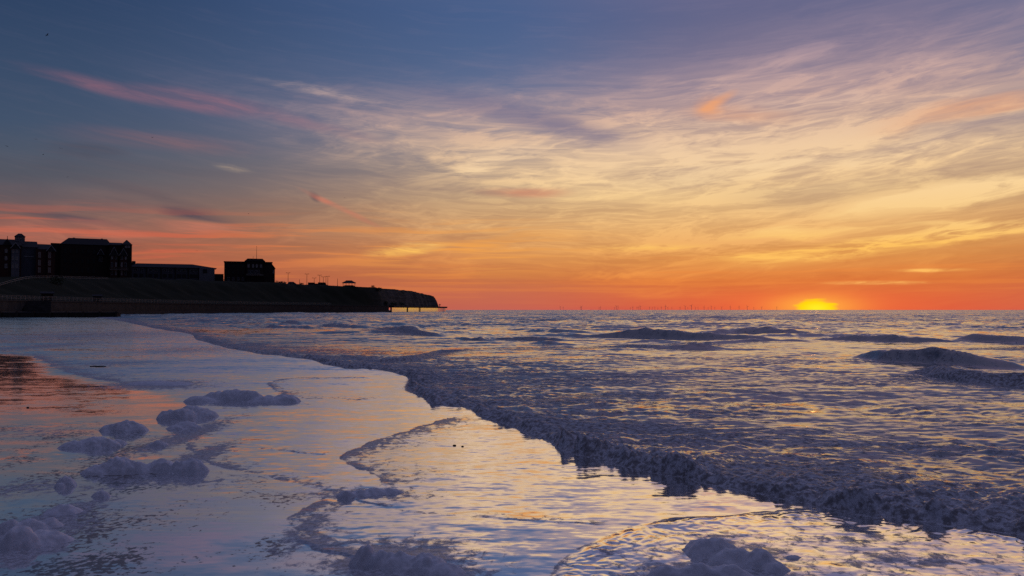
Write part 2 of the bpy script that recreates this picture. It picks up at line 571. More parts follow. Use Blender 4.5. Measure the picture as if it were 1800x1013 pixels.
# thin edges of spent waves on the sand: (line, ridge height, band of foam towards the right of the line, foam, ripple width)
EDGES = [
    ([(806, 731), (760, 744), (701, 762), (660, 774), (627, 788), (604, 799), (599, 809), (627, 822), (652, 830), (668, 840), (676, 856)], 0.010, 0.34, 0.60),
    ([(594, 868), (620, 876), (640, 882), (686, 894), (738, 903), (830, 909), (922, 914), (1080, 925)], 0.012, 0.10, 0.34),
    ([(579, 877), (550, 886), (528, 898), (511, 910), (508, 922), (516, 936), (527, 948), (548, 964), (575, 971), (601, 974), (640, 985), (680, 1010), (720, 1040)], 0.012, 0.20, 0.78),
    ([(1560, 902), (1450, 897), (1380, 899), (1300, 904), (1200, 910), (1120, 922), (1050, 947), (1000, 976), (978, 1000), (968, 1030), (960, 1080)], 0.010, 0.07, 0.52),
    ([(660, 663), (583, 664), (520, 664), (493, 666), (474, 673), (472, 679), (490, 691), (520, 700), (590, 702), (667, 703)], 0.020, 0.25, 0.45),
    ([(0, 623), (60, 625), (100, 650), (160, 666), (220, 674), (320, 680)], 0.012, 0.7, 0.55),
    ([(60, 622), (90, 624), (150, 626), (215, 628), (330, 631)], 0.020, 0.15, 0.2),
    ([(440, 787), (480, 790), (520, 795), (570, 799)], 0.010, 0.10, 0.3),
    ([(40, 573), (120, 575), (200, 577)], 0.05, 0.6, 0.2),
    ([(80, 588), (140, 583), (190, 586), (250, 585)], 0.05, 0.6, 0.3),
    ([(335, 722), (300, 745), (315, 770), (350, 800), (380, 820), (450, 832), (520, 850), (600, 862)], 0.006, 0.16, 0.55),
    ([(420, 833), (480, 843), (540, 856), (600, 866)], 0.005, 0.08, 0.35),
]


def build_water():
    v = np.concatenate([np.arange(660, 136, -1.15), np.arange(136, 116, -0.25), np.arange(116, 98, -0.6), np.arange(98, 84, -0.2), np.arange(84, 60, -0.6),
                        np.arange(60, 50, -0.25), np.arange(50, 12, -0.4), np.arange(12, 1.4, -0.25), [1.1, 0.7, 0.4, 0.2, 0.1, 0.05, 0.02]])
    depth = CAMH * FPX / v
    uu = np.concatenate([np.arange(-1820, -940, 8.0), np.arange(-940, 940, 1.55), np.arange(940, 1821, 8.0)]) / FPX
    nr, nc = len(v), len(uu)
    U, Y = np.meshgrid(uu, depth)
    X = (U * Y).astype(np.float32).ravel()
    Y = Y.astype(np.float32).ravel()
    near = Y < 900
    # ragged outline of the front
    wa = np.clip(0.016 * Y, 0.05, 0.8)
    Xw = X + wa * (fbm(X * 1.1 / (0.25 + 0.08 * Y), Y * 1.1 / (0.25 + 0.08 * Y), 1, 3, 0.6))
    Yw = Y + wa * 1.6 * (fbm(X * 1.1 / (0.25 + 0.08 * Y), Y * 1.1 / (0.25 + 0.08 * Y), 5, 3, 0.6))
    lumpy = fbm(X * 3.2, Y * 3.2, 40, 2)
    Yw = Yw + (0.10 * lumpy + 0.30 * fbm(X * 1.1, Y * 0.8, 44, 2)) * np.clip(10 / Y, 0.3, 1)
    sd_, al = polydist(Xw, Yw, bore)
    poly = bore + [(400.0, bore[-1][1] - 2), (90000.0, bore[-1][1]), (90000.0, 90000.0), (-90000.0, 90000.0), (-90000.0, 330.0)]
    sea = inside(Xw, Yw, poly)
    s = np.where(sea, np.abs(sd_), -np.abs(sd_))
    sp = np.maximum(s, 0)
    # --- sea height
    nearw = 1 - sst(14, 60, Y)
    z = np.zeros_like(X)
    bil0 = np.abs(pn(X * 1.7, Y * 2.1, 15))
    fw = sst(8.5, 15, Y)              # coarser lumps where the eye can no longer part the small ones
    fw2 = sst(22, 45, Y)
    bil1 = np.abs(pn(X * 3.8, Y * 3.8, 11)) * (1 - fw) + np.abs(pn(X * 2.4, Y * 1.7, 16)) * fw * (1 - fw2) + np.abs(pn(X * 1.2, Y * 0.5, 18)) * fw2
    bil2 = np.abs(pn(X * 8.5 + bil1, Y * 8.5, 12)) * (1 - fw) + np.abs(pn(X * 5.0, Y * 3.0, 17)) * fw * (1 - fw2)
    bil3 = np.abs(pn(X * 18, Y * 18, 13)) * (1 - fw) + 0.18 * fw
    big = fbm(X * 0.9, Y * 0.9, 14, 2)
    hb = 0.075 + 0.06 * big + 0.03 * sst(6, 1.0, np.abs(Y - 7))
    rise = 1 - np.exp(-sp / (0.035 + 0.005 * Y))
    z += rise * hb * (0.45 + 0.55 * np.exp(-sp / (0.7 + 0.02 * Y)))
    lum = (0.85 * np.exp(-sp / (0.35 + 0.012 * Y)) + 0.16 * np.exp(-sp / 1.8)) * (1 + 0.9 * big)
    z += sst(0, 0.10, sp) * lum * (0.26 * (bil0 - 0.16) * (0.5 + np.exp(-sp / 0.8)) + 0.18 * (bil1 - 0.18) + 0.13 * (bil2 - 0.18) + 0.04 * (bil3 - 0.18)) * np.clip(1.3 - Y / 60, 0.3, 1)
    # churned water behind the front
    ch = fbm(X * 1.5, Y * 2.8, 21, 3, 0.6)
    z += sst(0.2, 1.6, sp) * nearw * (0.5 + 0.9 * sst(-0.3, 0.4, fbm(X * 0.25, Y * 0.5, 240, 2))) * (0.034 * ch + 0.040 * (np.abs(pn(X * 3.3, Y * 5.0, 25)) - 0.2) * (0.4 + np.exp(-sp / 4)))
    # swell and chop
    far = sst(16, 70, Y)
    q = fbm(X * 0.16, Y * 0.30, 31, 2)
    w1 = pn(X * 0.10, Y * 0.22, 32)
    w2 = pn(X * 0.35, Y * 0.62, 33)
    w3 = pn(X * 0.95, Y * 1.5, 34)
    chop = 0.26 * (0.30 - np.abs(w1)) + 0.20 * (0.28 - np.abs(w2)) + 0.07 * (0.25 - np.abs(w3)) + 0.10 * q
    z += sst(0.5, 10, sp) * far * chop * (0.9 + 1.2 * sst(45, 110, Y))
    foam = np.zeros_like(X)
    foam = np.maximum(foam, (0.72 + 0.6 * fbm(X * 1.3, Y * 1.3, 52, 2)) * np.exp(-sp / (0.40 + 0.01 * Y)))
    foam = np.maximum(foam, (0.36 * np.exp(-sp / 2.6) + 0.20 * np.exp(-sp / 9.0) + 0.04) * (0.85 + 0.9 * fbm(X * 0.35, Y * 0.7, 51, 2)) * (1 - sst(30, 60, Y)))
    foam = np.maximum(foam, 0.30 * sst(0.25, 0.5, fbm(X * 0.06, Y * 0.12, 55, 3)) * (1 - sst(150, 400, Y)))
    rng = np.random.RandomState(3)
    # long low swell lines, each standing up only in places
    for i, (y0, H, w) in enumerate([(33, .16, .5), (39, .2, .6), (48, .28, .8), (57, .3, .9), (68, .36, 1.0), (82, .4, 1.2), (98, .44, 1.4), (120, .5, 1.7), (150, .55, 2.0), (190, .6, 2.5), (250, .7, 3.2), (330, .8, 4.0)]):
        m = (np.abs(Y - y0 - 0.06 * X) < 0.28 * y0) & (X > -0.35 * Y)
        x_, y_ = X[m], Y[m]
        dd = y_ - y0 - 0.05 * x_ + 0.10 * y0 * pn(x_ * 3.0 / y0, y_ * 0 + i * 3.7, 140 + i) + 0.6 * w * fbm(x_ * 0.7 / w, y_ * 0.25 / w, 160 + i, 2)
        am = sst(-0.02, 0.32, fbm(x_ * 5.5 / y0, y_ * 0.5 / y0 + i, 180 + i, 2))
        prof = sst(-1.1 * w, 0.6 * w, dd) * np.exp(-np.maximum(dd, 0) / (1.8 * w)) * 1.2
        z[m] += H * 0.62 * am * prof * sst(2, 12, sp[m]) * (1 + 0.3 * pn(x_ * 1.6 / w, y_ * 0.2, 200 + i))
    for line, H, w, fm in RIDGES:
        L = [gp(*p) for p in line]
        w = w * 0.62
        Lx, Ly = np.array(L).T
        m = (X > Lx.min() - 8) & (X < Lx.max() + 8) & (Y > Ly.min() - 7) & (Y < Ly.max() + 14)
        if not m.any():
            continue
        x_, y_ = X[m], Y[m]
        k = rng.randint(60, 200)
        wob = 0.45 * w * fbm(x_ * 0.25 / w, y_ * 0.2 / w, k, 2, 0.45)
        d, a = polydist(x_, y_ + wob, L)
        ends = np.minimum(sst(0, 0.35, a), 1 - sst(0.60, 1.0, a)) if line[-1][0] < 1850 else sst(0, 0.28, a)
        dd = np.where(d > 0, d, -d) * np.sign(y_ + wob - np.interp(x_, Lx, Ly))
        prof = sst(-0.15 * w, 0.95 * w, dd) * np.exp(-np.maximum(dd - w * 0.6, 0) / (1.5 * w)) * 1.12
        Hh = 0.62 * H * ends * (1 + 0.8 * fbm(x_ * 0.35 / w, y_ * 0.1, k + 3, 3, 0.5))
        face = sst(-0.3 * w, 0.1 * w, dd) * (1 - sst(0.7 * w, 1.5 * w, dd)) * ends
        zz = prof * Hh
        zz += fm * face * H * (0.14 * (np.abs(pn(x_ * 0.8 / w, y_ * 1.0 / w, k + 4)) - 0.15) + 0.08 * (np.abs(pn(x_ * 6 / w, y_ * 5 / w, k + 5)) - 0.15))
        zz += face * H * 0.05 * pn(x_ * 2.5 / w, y_ * 1.0 / w, k + 6)
        z[m] = z[m] * (1 - 0.6 * face) + zz
        foam[m] = np.maximum(foam[m], fm * 1.15 * face)
        lip = np.exp(-((dd - 0.72 * w) / (0.22 * w)) ** 2) * ends * sst(-0.15, 0.35, fbm(x_ * 0.8 / w, y_ * 0.3, k + 9, 2))
        foam[m] = np.maximum(foam[m], (0.18 + 0.5 * fm) * lip)
        trail = sst(-4 * w, -0.2 * w, dd) * (1 - sst(-0.2 * w, 0.1 * w, dd)) * ends
        foam[m] = np.maximum(foam[m], (0.2 + 0.4 * fm) * trail)
    z_sea = z * sst(0, 0.02, sp) + 0.004
    # foreground right: spent lobe lifted a little
    zb = 0.004 * fbm(X * 0.5, Y * 0.9, 71, 2) * (1 - sst(12, 40, Y))
    fb = np.zeros_like(X)
    rip = np.full(X.shape, 0.17, np.float32)
    spk = np.zeros_like(X)
    # zones of the sand: bare and smooth at the lower left, filmed with running water elsewhere
    bare = np.array([gp(*p) for p in [(-900, 620), (0, 621), (70, 628), (110, 655), (170, 668), (240, 680), (330, 700), (330, 740), (380, 800),
                                      (520, 855), (590, 872), (530, 890), (500, 920), (520, 950), (600, 980), (680, 1015), (700, 1200), (-900, 1200)]])
    db, _ = polydist(X, Y, [tuple(p) for p in bare] + [tuple(bare[0])])
    inb = inside(X, Y, [tuple(p) for p in bare])
    b_ = sst(-0.45, 0.85, np.where(inb, np.abs(db), -np.abs(db)) / (0.035 * Y + 0.1) + 0.5 * fbm(X * 0.5, Y * 0.8, 73, 3))
    rip = rip * (1 - 0.70 * b_) + b_ * 0.10 * sst(-0.05, 0.4, fbm(X * 0.7, Y * 1.2, 77, 3)) * sst(5.5, 8, Y)
    rip += 0.05 * sst(18, 40, Y) * (1 - b_) + 0.05 * sst(0.0, 0.4, fbm(X * 0.8, Y * 0.5, 75, 2)) * (1 - b_)
    lobe = np.array([gp(*p) for p in [(1570, 902), (1450, 897), (1300, 904), (1200, 910), (1120, 922), (1050, 947), (1000, 976), (978, 1000), (960, 1080), (900, 1200), (2600, 1200), (2600, 1000), (1800, 945)]])
    dl, _ = polydist(X, Y, [tuple(p) for p in lobe] + [tuple(lobe[0])])
    inl = inside(X, Y, [tuple(p) for p in lobe])
    l_ = sst(0, 0.12, np.where(inl, np.abs(dl), 0))
    zb += l_ * (0.010 + 0.004 * fbm(X * 3, Y * 4.5, 78, 3) + 0.020 * (np.abs(pn(X * 9, Y * 9, 79)) - 0.2) * np.exp(-np.abs(dl) / 0.35))
    rip += l_ * 0.06
    fb = np.maximum(fb, l_ * 0.22 * (0.6 + 0.9 * fbm(X * 1.2, Y * 2.0, 82, 2)))
    # ripples of the film as relief, so that they catch the low light
    film = (1 - b_) * (1 - l_) * (1 - sst(8, 16, Y))
    zb += film * 0.0019 * (fbm(X * 2.6 + 0.5 * pn(X, Y, 90), Y * 6.0, 91, 3, 0.6))
    # specks and foam scum on the bare sand
    sc1 = fbm(X * 1.3, Y * 1.0, 95, 3)
    spk = b_ * np.clip(0.56 + 0.9 * sc1, 0, 1) * (1 - 0.5 * sst(9, 16, Y))
    spk = np.maximum(spk, (1 - b_) * np.clip(0.10 + 0.5 * fbm(X * 0.9, Y * 1.6, 97, 3), 0, 1))
    for px, py, rx, ry, f in [(60, 935, 80, 36, .60), (110, 905, 40, 30, .62), (20, 975, 60, 30, .55), (40, 860, 80, 16, .36), (150, 858, 90, 8, .25),
                              (330, 765, 30, 28, .66), (355, 800, 30, 22, .60), (300, 845, 110, 12, .36), (640, 868, 90, 10, .55), (700, 985, 110, 34, .75), (780, 1005, 80, 20, .5),
                              (1300, 985, 120, 50, .42), (1250, 1010, 150, 20, .6), (270, 675, 70, 6, .7), (270, 680, 90, 5, .5), (60, 760, 120, 12, .2),
                              (440, 711, 70, 3, .5), (540, 930, 30, 40, .5), (1600, 985, 160, 18, .35), (1500, 950, 140, 10, .3), (190, 640, 90, 8, .30), (330, 615, 120, 8, .28), (150, 590, 200, 12, .3), (60, 610, 60, 12, .35)]:
        cx, cy = gp(px, py)
        ax = rx / FPX * cy
        x_, y_ = gp(px, py - ry), gp(px, py + ry)
        ay = (x_[1] - y_[1]) / 2
        r2 = ((X - cx) / ax) ** 2 + ((Y - cy) / ay) ** 2
        fb = np.maximum(fb, f * np.exp(-r2 * 0.8))
    for line, H, wband, fm in EDGES:
        L = smooth_line([gp(*p) for p in line], 2)
        m = (X > L[:, 0].min() - 2) & (X < L[:, 0].max() + 2) & (Y > L[:, 1].min() - 2) & (Y < L[:, 1].max() + 2)
        if not m.any():
            continue
        x_, y_ = X[m], Y[m]
        ww = np.clip(0.004 * y_, 0.015, 0.2)
        d, a = polydist(x_ + ww * 1.6 * fbm(x_ * 2.2, y_ * 2.2, 61, 4, 0.6), y_ + 2.2 * ww * fbm(x_ * 2.2, y_ * 2.2, 62, 4, 0.6), [tuple(p) for p in L])
        ends = np.minimum(sst(0, 0.10, a), 1 - sst(0.9, 1.0, a))
        inn = d          # walking along the line the water lies on the left hand
        prof = sst(-0.02, 0.03, inn) * np.exp(-np.maximum(inn, 0) / (wband * 0.5 + 0.04))
        gap = sst(-0.35, 0.25, fbm(x_ * 0.9, y_ * 0.9, 67, 3))
        zb[m] += H * 0.6 * ends * gap * prof * (1 + 0.8 * fbm(x_ * 6, y_ * 6, 63, 2))
        fb[m] = np.maximum(fb[m], fm * (0.6 + 0.5 * gap) * ends * sst(-0.02, 0.02, inn) * np.exp(-np.maximum(inn, 0) / wband) * (1 + 0.5 * fbm(x_ * 2.5, y_ * 2.5, 64, 2)))
        fb[m] = np.maximum(fb[m], (fm + 0.10) * (1 if fm else 0) * ends * np.exp(-(inn / 0.018) ** 2) * (0.35 + 0.6 * gap + 0.6 * fbm(x_ * 1.7, y_ * 1.7, 66, 2)))
    patch = sst(-0.25, 0.35, fbm(X * 0.16, Y * 0.30, 230, 3))
    rip_sea = (0.50 + 0.45 * sst(25, 110, Y)) * (0.40 + 0.80 * patch)
    lean_sea = 0.055 + 0.09 * sst(35, 160, Y)
    lean_b = -0.016 * (1 - sst(6, 12, Y)) + 0.085 * sst(7.5, 24, Y) * (1 - b_) * (0.90 + 0.6 * fbm(X * 0.09, Y * 0.35, 250, 3)) + 0.015 * fbm(X * 0.5, Y * 2.2, 252, 2)
    rip = rip + 0.16 * sst(14, 40, Y) * (1 - b_)
    Ln = np.where(sea, lean_sea, lean_b).astype(np.float32)
    Z = np.where(sea, z_sea, zb).astype(np.float32)
    fb = np.maximum(fb, 0.9 * np.exp(np.minimum(s, 0) / 0.03))
    F = np.where(sea, foam, fb).astype(np.float32)
    Rp = np.where(sea, rip_sea, rip).astype(np.float32)
    idx = np.arange(nr * nc, dtype=np.int32).reshape(nr, nc)
    quads = np.stack([idx[:-1, :-1], idx[:-1, 1:], idx[1:, 1:], idx[1:, :-1]], -1).reshape(-1, 4)
    qs = sea[quads].any(1)
    out = []
    for name, sel, mat in (('sea', qs, mat_sea()), ('wet_beach', ~qs, mat_sand())):
        qd = quads[sel]
        used, inv = np.unique(qd, return_inverse=True)
        inv = inv.reshape(-1).astype(np.int32)
        me = bpy.data.meshes.new(name)
        me.vertices.add(len(used))
        me.vertices.foreach_set('co', np.stack([X[used], Y[used], Z[used]], -1).astype(np.float32).ravel())
        n = len(qd)
        me.loops.add(n * 4)
        me.polygons.add(n)
        me.loops.foreach_set('vertex_index', inv)
        me.polygons.foreach_set('loop_start', np.arange(0, n * 4, 4, dtype=np.int32))
        me.polygons.foreach_set('use_smooth', np.ones(n, bool))
        for an, arr in (('foam', F), ('rip', Rp), ('lean', Ln), ('speck', spk.astype(np.float32))):
            if an == 'speck' and name == 'sea':
                continue
            at_ = me.attributes.new(an, 'FLOAT', 'POINT')
            at_.data.foreach_set('value', arr[used])
        me.update(calc_edges=True)
        me.materials.append(mat)
        o = new_obj(name, me)
        tag(o, kind='structure')
        out.append(o)
    return out


sea_obj, beach_obj = build_water()

# ---------------------------------------------------------------- plain materials
def solid(name, col, col2=None, rough=0.85, scale=3.0, spec=0.3, bump=0.0):
    m, g = material(name)
    geo = g.node('ShaderNodeNewGeometry')
    pos = E(g, geo.outputs['Position'])
    p = g.node('ShaderNodeBsdfPrincipled')
    n = g.noise(pos, scale, 5, 0.6)
    c2 = col2 or tuple(v * 0.6 for v in col)
    g.put(p.inputs['Base Color'], g.mix(g.sstep(n, 0.3, 0.7), col + (1,), c2 + (1,)))
    p.inputs['Roughness'].default_value = rough
    p.inputs['Specular IOR Level'].default_value = spec
    if bump:
        b = g.node('ShaderNodeBump')
        b.inputs['Strength'].default_value = 0.6
        b.inputs['Distance'].default_value = bump
        g.put(b.inputs['Height'], n)
        g.t.links.new(b.outputs[0], p.inputs['Normal'])
    finish(g, p.outputs[0])
    return m


M = {
    'grass': solid('grass', (0.040, 0.050, 0.022), (0.022, 0.030, 0.014), scale=0.25, bump=0.3),
    'chalk': solid('chalk', (0.34, 0.33, 0.31), (0.16, 0.155, 0.14), scale=0.35, bump=0.5),
    'concrete': solid('concrete', (0.07, 0.06, 0.048), (0.03, 0.028, 0.024), scale=0.5, bump=0.05),
    'dark_concrete': solid('dark_concrete', (0.06, 0.055, 0.05), (0.03, 0.03, 0.028), scale=0.8),
    'brick': solid('brick', (0.09, 0.036, 0.026), (0.06, 0.026, 0.02), scale=1.5),
    'brick_dark': solid('brick_dark', (0.05, 0.028, 0.022), (0.03, 0.02, 0.017), scale=1.5),
    'slate': solid('slate', (0.045, 0.042, 0.045), (0.028, 0.027, 0.03), scale=2.0),
    'render': solid('white_render', (0.20, 0.20, 0.21), (0.15, 0.15, 0.16), scale=1.0),
    'cladding': solid('grey_cladding', (0.10, 0.105, 0.12), (0.07, 0.075, 0.09), scale=1.0),
    'white': solid('white_paint', (0.45, 0.45, 0.44), (0.35, 0.35, 0.34), scale=4.0),
    'red': solid('red_frame', (0.22, 0.04, 0.03), scale=3.0),
    'rail': solid('rail_paint', (0.42, 0.38, 0.30), (0.30, 0.26, 0.2), scale=4.0),
    'curtain': solid('net_curtain', (0.40, 0.34, 0.27), (0.25, 0.22, 0.18), scale=1.2, rough=0.4, spec=0.6),
    'glass': solid('dark_glass', (0.03, 0.032, 0.036), rough=0.08, spec=0.8),
    'metal': solid('dark_metal', (0.05, 0.05, 0.055), rough=0.5),
    'leaf': solid('leaf', (0.045, 0.060, 0.025), (0.025, 0.035, 0.015), scale=1.0),
    'bark': solid('bark', (0.06, 0.045, 0.035), scale=4.0),
    'turbine': solid('turbine_paint', (0.5, 0.5, 0.5), (0.45, 0.45, 0.45), scale=0.1),
    'gull': solid('gull_feather', (0.10, 0.10, 0.11), (0.05, 0.05, 0.055), scale=6.0),
    'car_dark': solid('car_paint_dark', (0.03, 0.03, 0.035), rough=0.25, spec=0.5),
    'tyre': solid('tyre', (0.02, 0.02, 0.02)),
    'stone': solid('pebble_stone', (0.05, 0.045, 0.045), (0.025, 0.022, 0.022), scale=40),
    'wood': solid('wet_timber', (0.05, 0.04, 0.03), (0.03, 0.024, 0.018), scale=2.0),
}


class MB:
    """collects simple shapes into one mesh"""
    def __init__(s):
        s.v, s.f = [], []

    def add(s, vs, fs):
        k = len(s.v)
        s.v += [tuple(p) for p in vs]
        s.f += [tuple(i + k for i in f) for f in fs]
        return s

    def box(s, x0, x1, y0, y1, z0, z1):
        return s.add([(x0, y0, z0), (x1, y0, z0), (x1, y1, z0), (x0, y1, z0), (x0, y0, z1), (x1, y0, z1), (x1, y1, z1), (x0, y1, z1)],
                     [(0, 3, 2, 1), (4, 5, 6, 7), (0, 1, 5, 4), (1, 2, 6, 5), (2, 3, 7, 6), (3, 0, 4, 7)])

    def prism_xz(s, pts, y0, y1):
        """outline in x,z pushed along y"""
        n = len(pts)
        return s.add([(x, y0, z) for x, z in pts] + [(x, y1, z) for x, z in pts],
                     [tuple(range(n)), tuple(range(2 * n - 1, n - 1, -1))] + [(i, i + n, (i + 1) % n + n, (i + 1) % n) for i in range(n)])

    def prism_yz(s, pts, x0, x1):
        n = len(pts)
        return s.add([(x0, y, z) for y, z in pts] + [(x1, y, z) for y, z in pts],
                     [tuple(range(n)), tuple(range(2 * n - 1, n - 1, -1))] + [(i, i + n, (i + 1) % n + n, (i + 1) % n) for i in range(n)])

    def hip(s, x0, x1, y0, y1, z0, z1, ix0, ix1, iy):
        """hipped roof: eaves rectangle at z0, smaller top rectangle at z1"""
        return s.add([(x0, y0, z0), (x1, y0, z0), (x1, y1, z0), (x0, y1, z0),
                      (x0 + ix0, y0 + iy, z1), (x1 - ix1, y0 + iy, z1), (x1 - ix1, y1 - iy, z1), (x0 + ix0, y1 - iy, z1)],
                     [(0, 3, 2, 1), (4, 5, 6, 7), (0, 1, 5, 4), (1, 2, 6, 5), (2, 3, 7, 6), (3, 0, 4, 7)])

    def tube(s, p, q, r0, r1=None, n=8):
        r1 = r0 if r1 is None else r1
        p, q = Vector(p), Vector(q)
        d = (q - p).normalized()
        a = d.orthogonal().normalized()
        b = d.cross(a)
        vs = []
        for c, r in ((p, r0), (q, r1)):
            for i in range(n):
                t = 2 * pi * i / n
                vs.append(c + a * (r * math.cos(t)) + b * (r * math.sin(t)))
        return s.add(vs, [tuple(range(n - 1, -1, -1)), tuple(range(n, 2 * n))] + [(i, (i + 1) % n, (i + 1) % n + n, i + n) for i in range(n)])

    def mesh(s, name):
        me = bpy.data.meshes.new(name)
        me.from_pydata(s.v, [], s.f)
        me.validate()
        bmx = bmesh.new()
        bmx.from_mesh(me)
        bmesh.ops.recalc_face_normals(bmx, faces=bmx.faces)
        bmx.to_mesh(me)
        bmx.free()
        return me

    def build(s, name, mat, parent=None):
        return new_obj(name, s.mesh(name), parent, mat)


def empty(name, loc=(0, 0, 0), rz=0.0):
    o = bpy.data.objects.new(name, None)
    COL.objects.link(o)
    o.location = loc
    o.rotation_euler = (0, 0, rz)
    o.empty_display_size = 0.3
    return o


def copy_tree(o, parent=None):
    c = o.copy()
    COL.objects.link(c)
    c.parent = parent
    for ch in o.children:
        copy_tree(ch, c)
    return c


ORD = ['first', 'second', 'third', 'fourth', 'fifth', 'sixth', 'seventh', 'eighth', 'ninth', 'tenth', 'eleventh', 'twelfth', 'thirteenth',
       'fourteenth', 'fifteenth', 'sixteenth', 'seventeenth', 'eighteenth', 'nineteenth', 'twentieth', 'twenty-first', 'twenty-second',
       'twenty-third', 'twenty-fourth', 'twenty-fifth', 'twenty-sixth', 'twenty-seventh', 'twenty-eighth', 'twenty-ninth', 'thirtieth',
       'thirty-first', 'thirty-second', 'thirty-third', 'thirty-fourth', 'thirty-fifth', 'thirty-sixth', 'thirty-seventh', 'thirty-eighth',
       'thirty-ninth', 'fortieth', 'forty-first', 'forty-second']

# ---------------------------------------------------------------- coast: terrain, sea wall, railing
WALL_PX = [(-80, 190), (0, 216), (130, 255), (300, 327), (400, 375), (520, 435), (640, 505), (690, 545), (725, 600), (751, 650), (774, 700)]
coast = [(-132.0, 20.0), (-134.0, 110.0)] + [((p - 900) / FPX * y, float(y)) for p, y in WALL_PX]
coast_end = [(-57.0, 716.0), (-68.0, 738.0), (-120.0, 760.0), (-330.0, 810.0)]
PROM = 4.5


def land_height(X, Y):
    d, a = polydist(X, Y, coast + coast_end)
    w = d                         # land lies on the left hand walking out to the point
    hc = np.interp(Y, [150, 270, 330, 372, 470, 525, 570, 610, 650, 690, 740], [11.5, 13.0, 14.8, 16.6, 17.6, 17.4, 17.3, 17.2, 17.2, 16.0, 13.0])
    wc = np.interp(Y, [150, 430, 500, 540, 800], [36, 36, 30, 15, 13])
    w0 = np.interp(Y, [150, 540, 600, 800], [7, 7, 8, 8])
    w = w + 1.6 * fbm(X * 0.12, Y * 0.12, 5, 3) * sst(5, 12, w)
    cl = sst(490, 545, Y)
    t = np.clip((w - w0) / (wc - w0), 0, 1)
    prof = (1 - cl) * (t * t * (3 - 2 * t)) * 1.0 + cl * np.clip(t * 1.35, 0, 1) ** 0.55
    n = 0.7 * fbm(X * 0.05, Y * 0.05, 9, 3) + 0.25 * fbm(X * 0.25, Y * 0.25, 10, 3)
    z = PROM - 0.06 + prof * (hc - PROM) + n * sst(0.05, 0.5, prof)
    return np.where(w < -0.4, -1.5, z), w


def build_land():
    xs = np.arange(-330, -38, 1.6)
    ys = np.arange(20, 825, 2.0)
    X, Y = np.meshgrid(xs, ys)
    Z, W = land_height(X.ravel().astype(np.float32), Y.ravel().astype(np.float32))
    nr, nc = X.shape
    idx = np.arange(nr * nc).reshape(nr, nc)
    q = np.stack([idx[:-1, :-1], idx[:-1, 1:], idx[1:, 1:], idx[1:, :-1]], -1).reshape(-1, 4)
    keep = (W[q] > 0.3).all(1)
    q = q[keep]
    used, inv = np.unique(q, return_inverse=True)
    me = bpy.data.meshes.new('headland')
    co = np.stack([X.ravel()[used], Y.ravel()[used], Z[used]], -1)
    me.from_pydata(co.tolist(), [], inv.reshape(-1, 4).tolist())
    # grass on the gentle parts, chalk on the steep ones
    m, g = material('headland_ground')
    geo = g.node('ShaderNodeNewGeometry')
    pos = E(g, geo.outputs['Position'])
    px, py, pz = g.xyz(pos)
    nx, ny, nz = g.xyz(E(g, geo.outputs['True Normal']))
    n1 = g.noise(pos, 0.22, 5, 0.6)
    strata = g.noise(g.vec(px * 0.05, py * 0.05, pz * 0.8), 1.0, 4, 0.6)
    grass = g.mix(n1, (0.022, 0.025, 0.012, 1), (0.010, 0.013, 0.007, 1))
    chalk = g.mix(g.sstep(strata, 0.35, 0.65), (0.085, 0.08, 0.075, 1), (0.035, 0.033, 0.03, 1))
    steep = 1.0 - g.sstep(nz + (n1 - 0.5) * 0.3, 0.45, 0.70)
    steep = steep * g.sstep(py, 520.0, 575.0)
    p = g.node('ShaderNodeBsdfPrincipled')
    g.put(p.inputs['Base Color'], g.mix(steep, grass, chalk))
    p.inputs['Roughness'].default_value = 0.9
    p.inputs['Specular IOR Level'].default_value = 0.1
    finish(g, p.outputs[0])
    for pl in me.polygons:
        pl.use_smooth = True
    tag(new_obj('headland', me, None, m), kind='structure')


build_land()


def resample(pts, step):
    p = np.array(pts, float)
    seg = np.hypot(*(p[1:] - p[:-1]).T)
    acc = np.concatenate([[0], np.cumsum(seg)])
    t = np.arange(0, acc[-1], step)
    return np.stack([np.interp(t, acc, p[:, 0]), np.interp(t, acc, p[:, 1])], -1)


def ribbon(pts, off0, off1, z0, z1):
    """a wall-like solid following a line; offsets to the left hand"""
    p = np.asarray(pts, float)
    t = np.gradient(p, axis=0)
    t /= np.hypot(t[:, 0], t[:, 1])[:, None]
    nrm = np.stack([-t[:, 1], t[:, 0]], -1)
    a, b = p + nrm * off0, p + nrm * off1
    mb = MB()
    vs, fs = [], []
    for i in range(len(p)):
        vs += [(a[i][0], a[i][1], z0), (a[i][0], a[i][1], z1), (b[i][0], b[i][1], z1), (b[i][0], b[i][1], z0)]
    n = len(p)
    for i in range(n - 1):
        k, l = 4 * i, 4 * i + 4
        for j in range(4):
            fs.append((k + j, l + j, l + (j + 1) % 4, k + (j + 1) % 4))
    fs += [(0, 1, 2, 3), (4 * n - 1, 4 * n - 2, 4 * n - 3, 4 * n - 4)]
    return mb.add(vs, fs)


main_wall = smooth_line([p for p in coast if p[1] <= 545], 2)
end_wall = smooth_line([p for p in coast if p[1] >= 545] + coast_end[:2], 2)
sw = empty('sea_wall', (main_wall[0][0], main_wall[0][1], 0))


def rel(o, root):
    o.matrix_parent_inverse = root.matrix_basis.inverted() if False else o.matrix_parent_inverse
    o.location = tuple(-v for v in root.location)
    return o


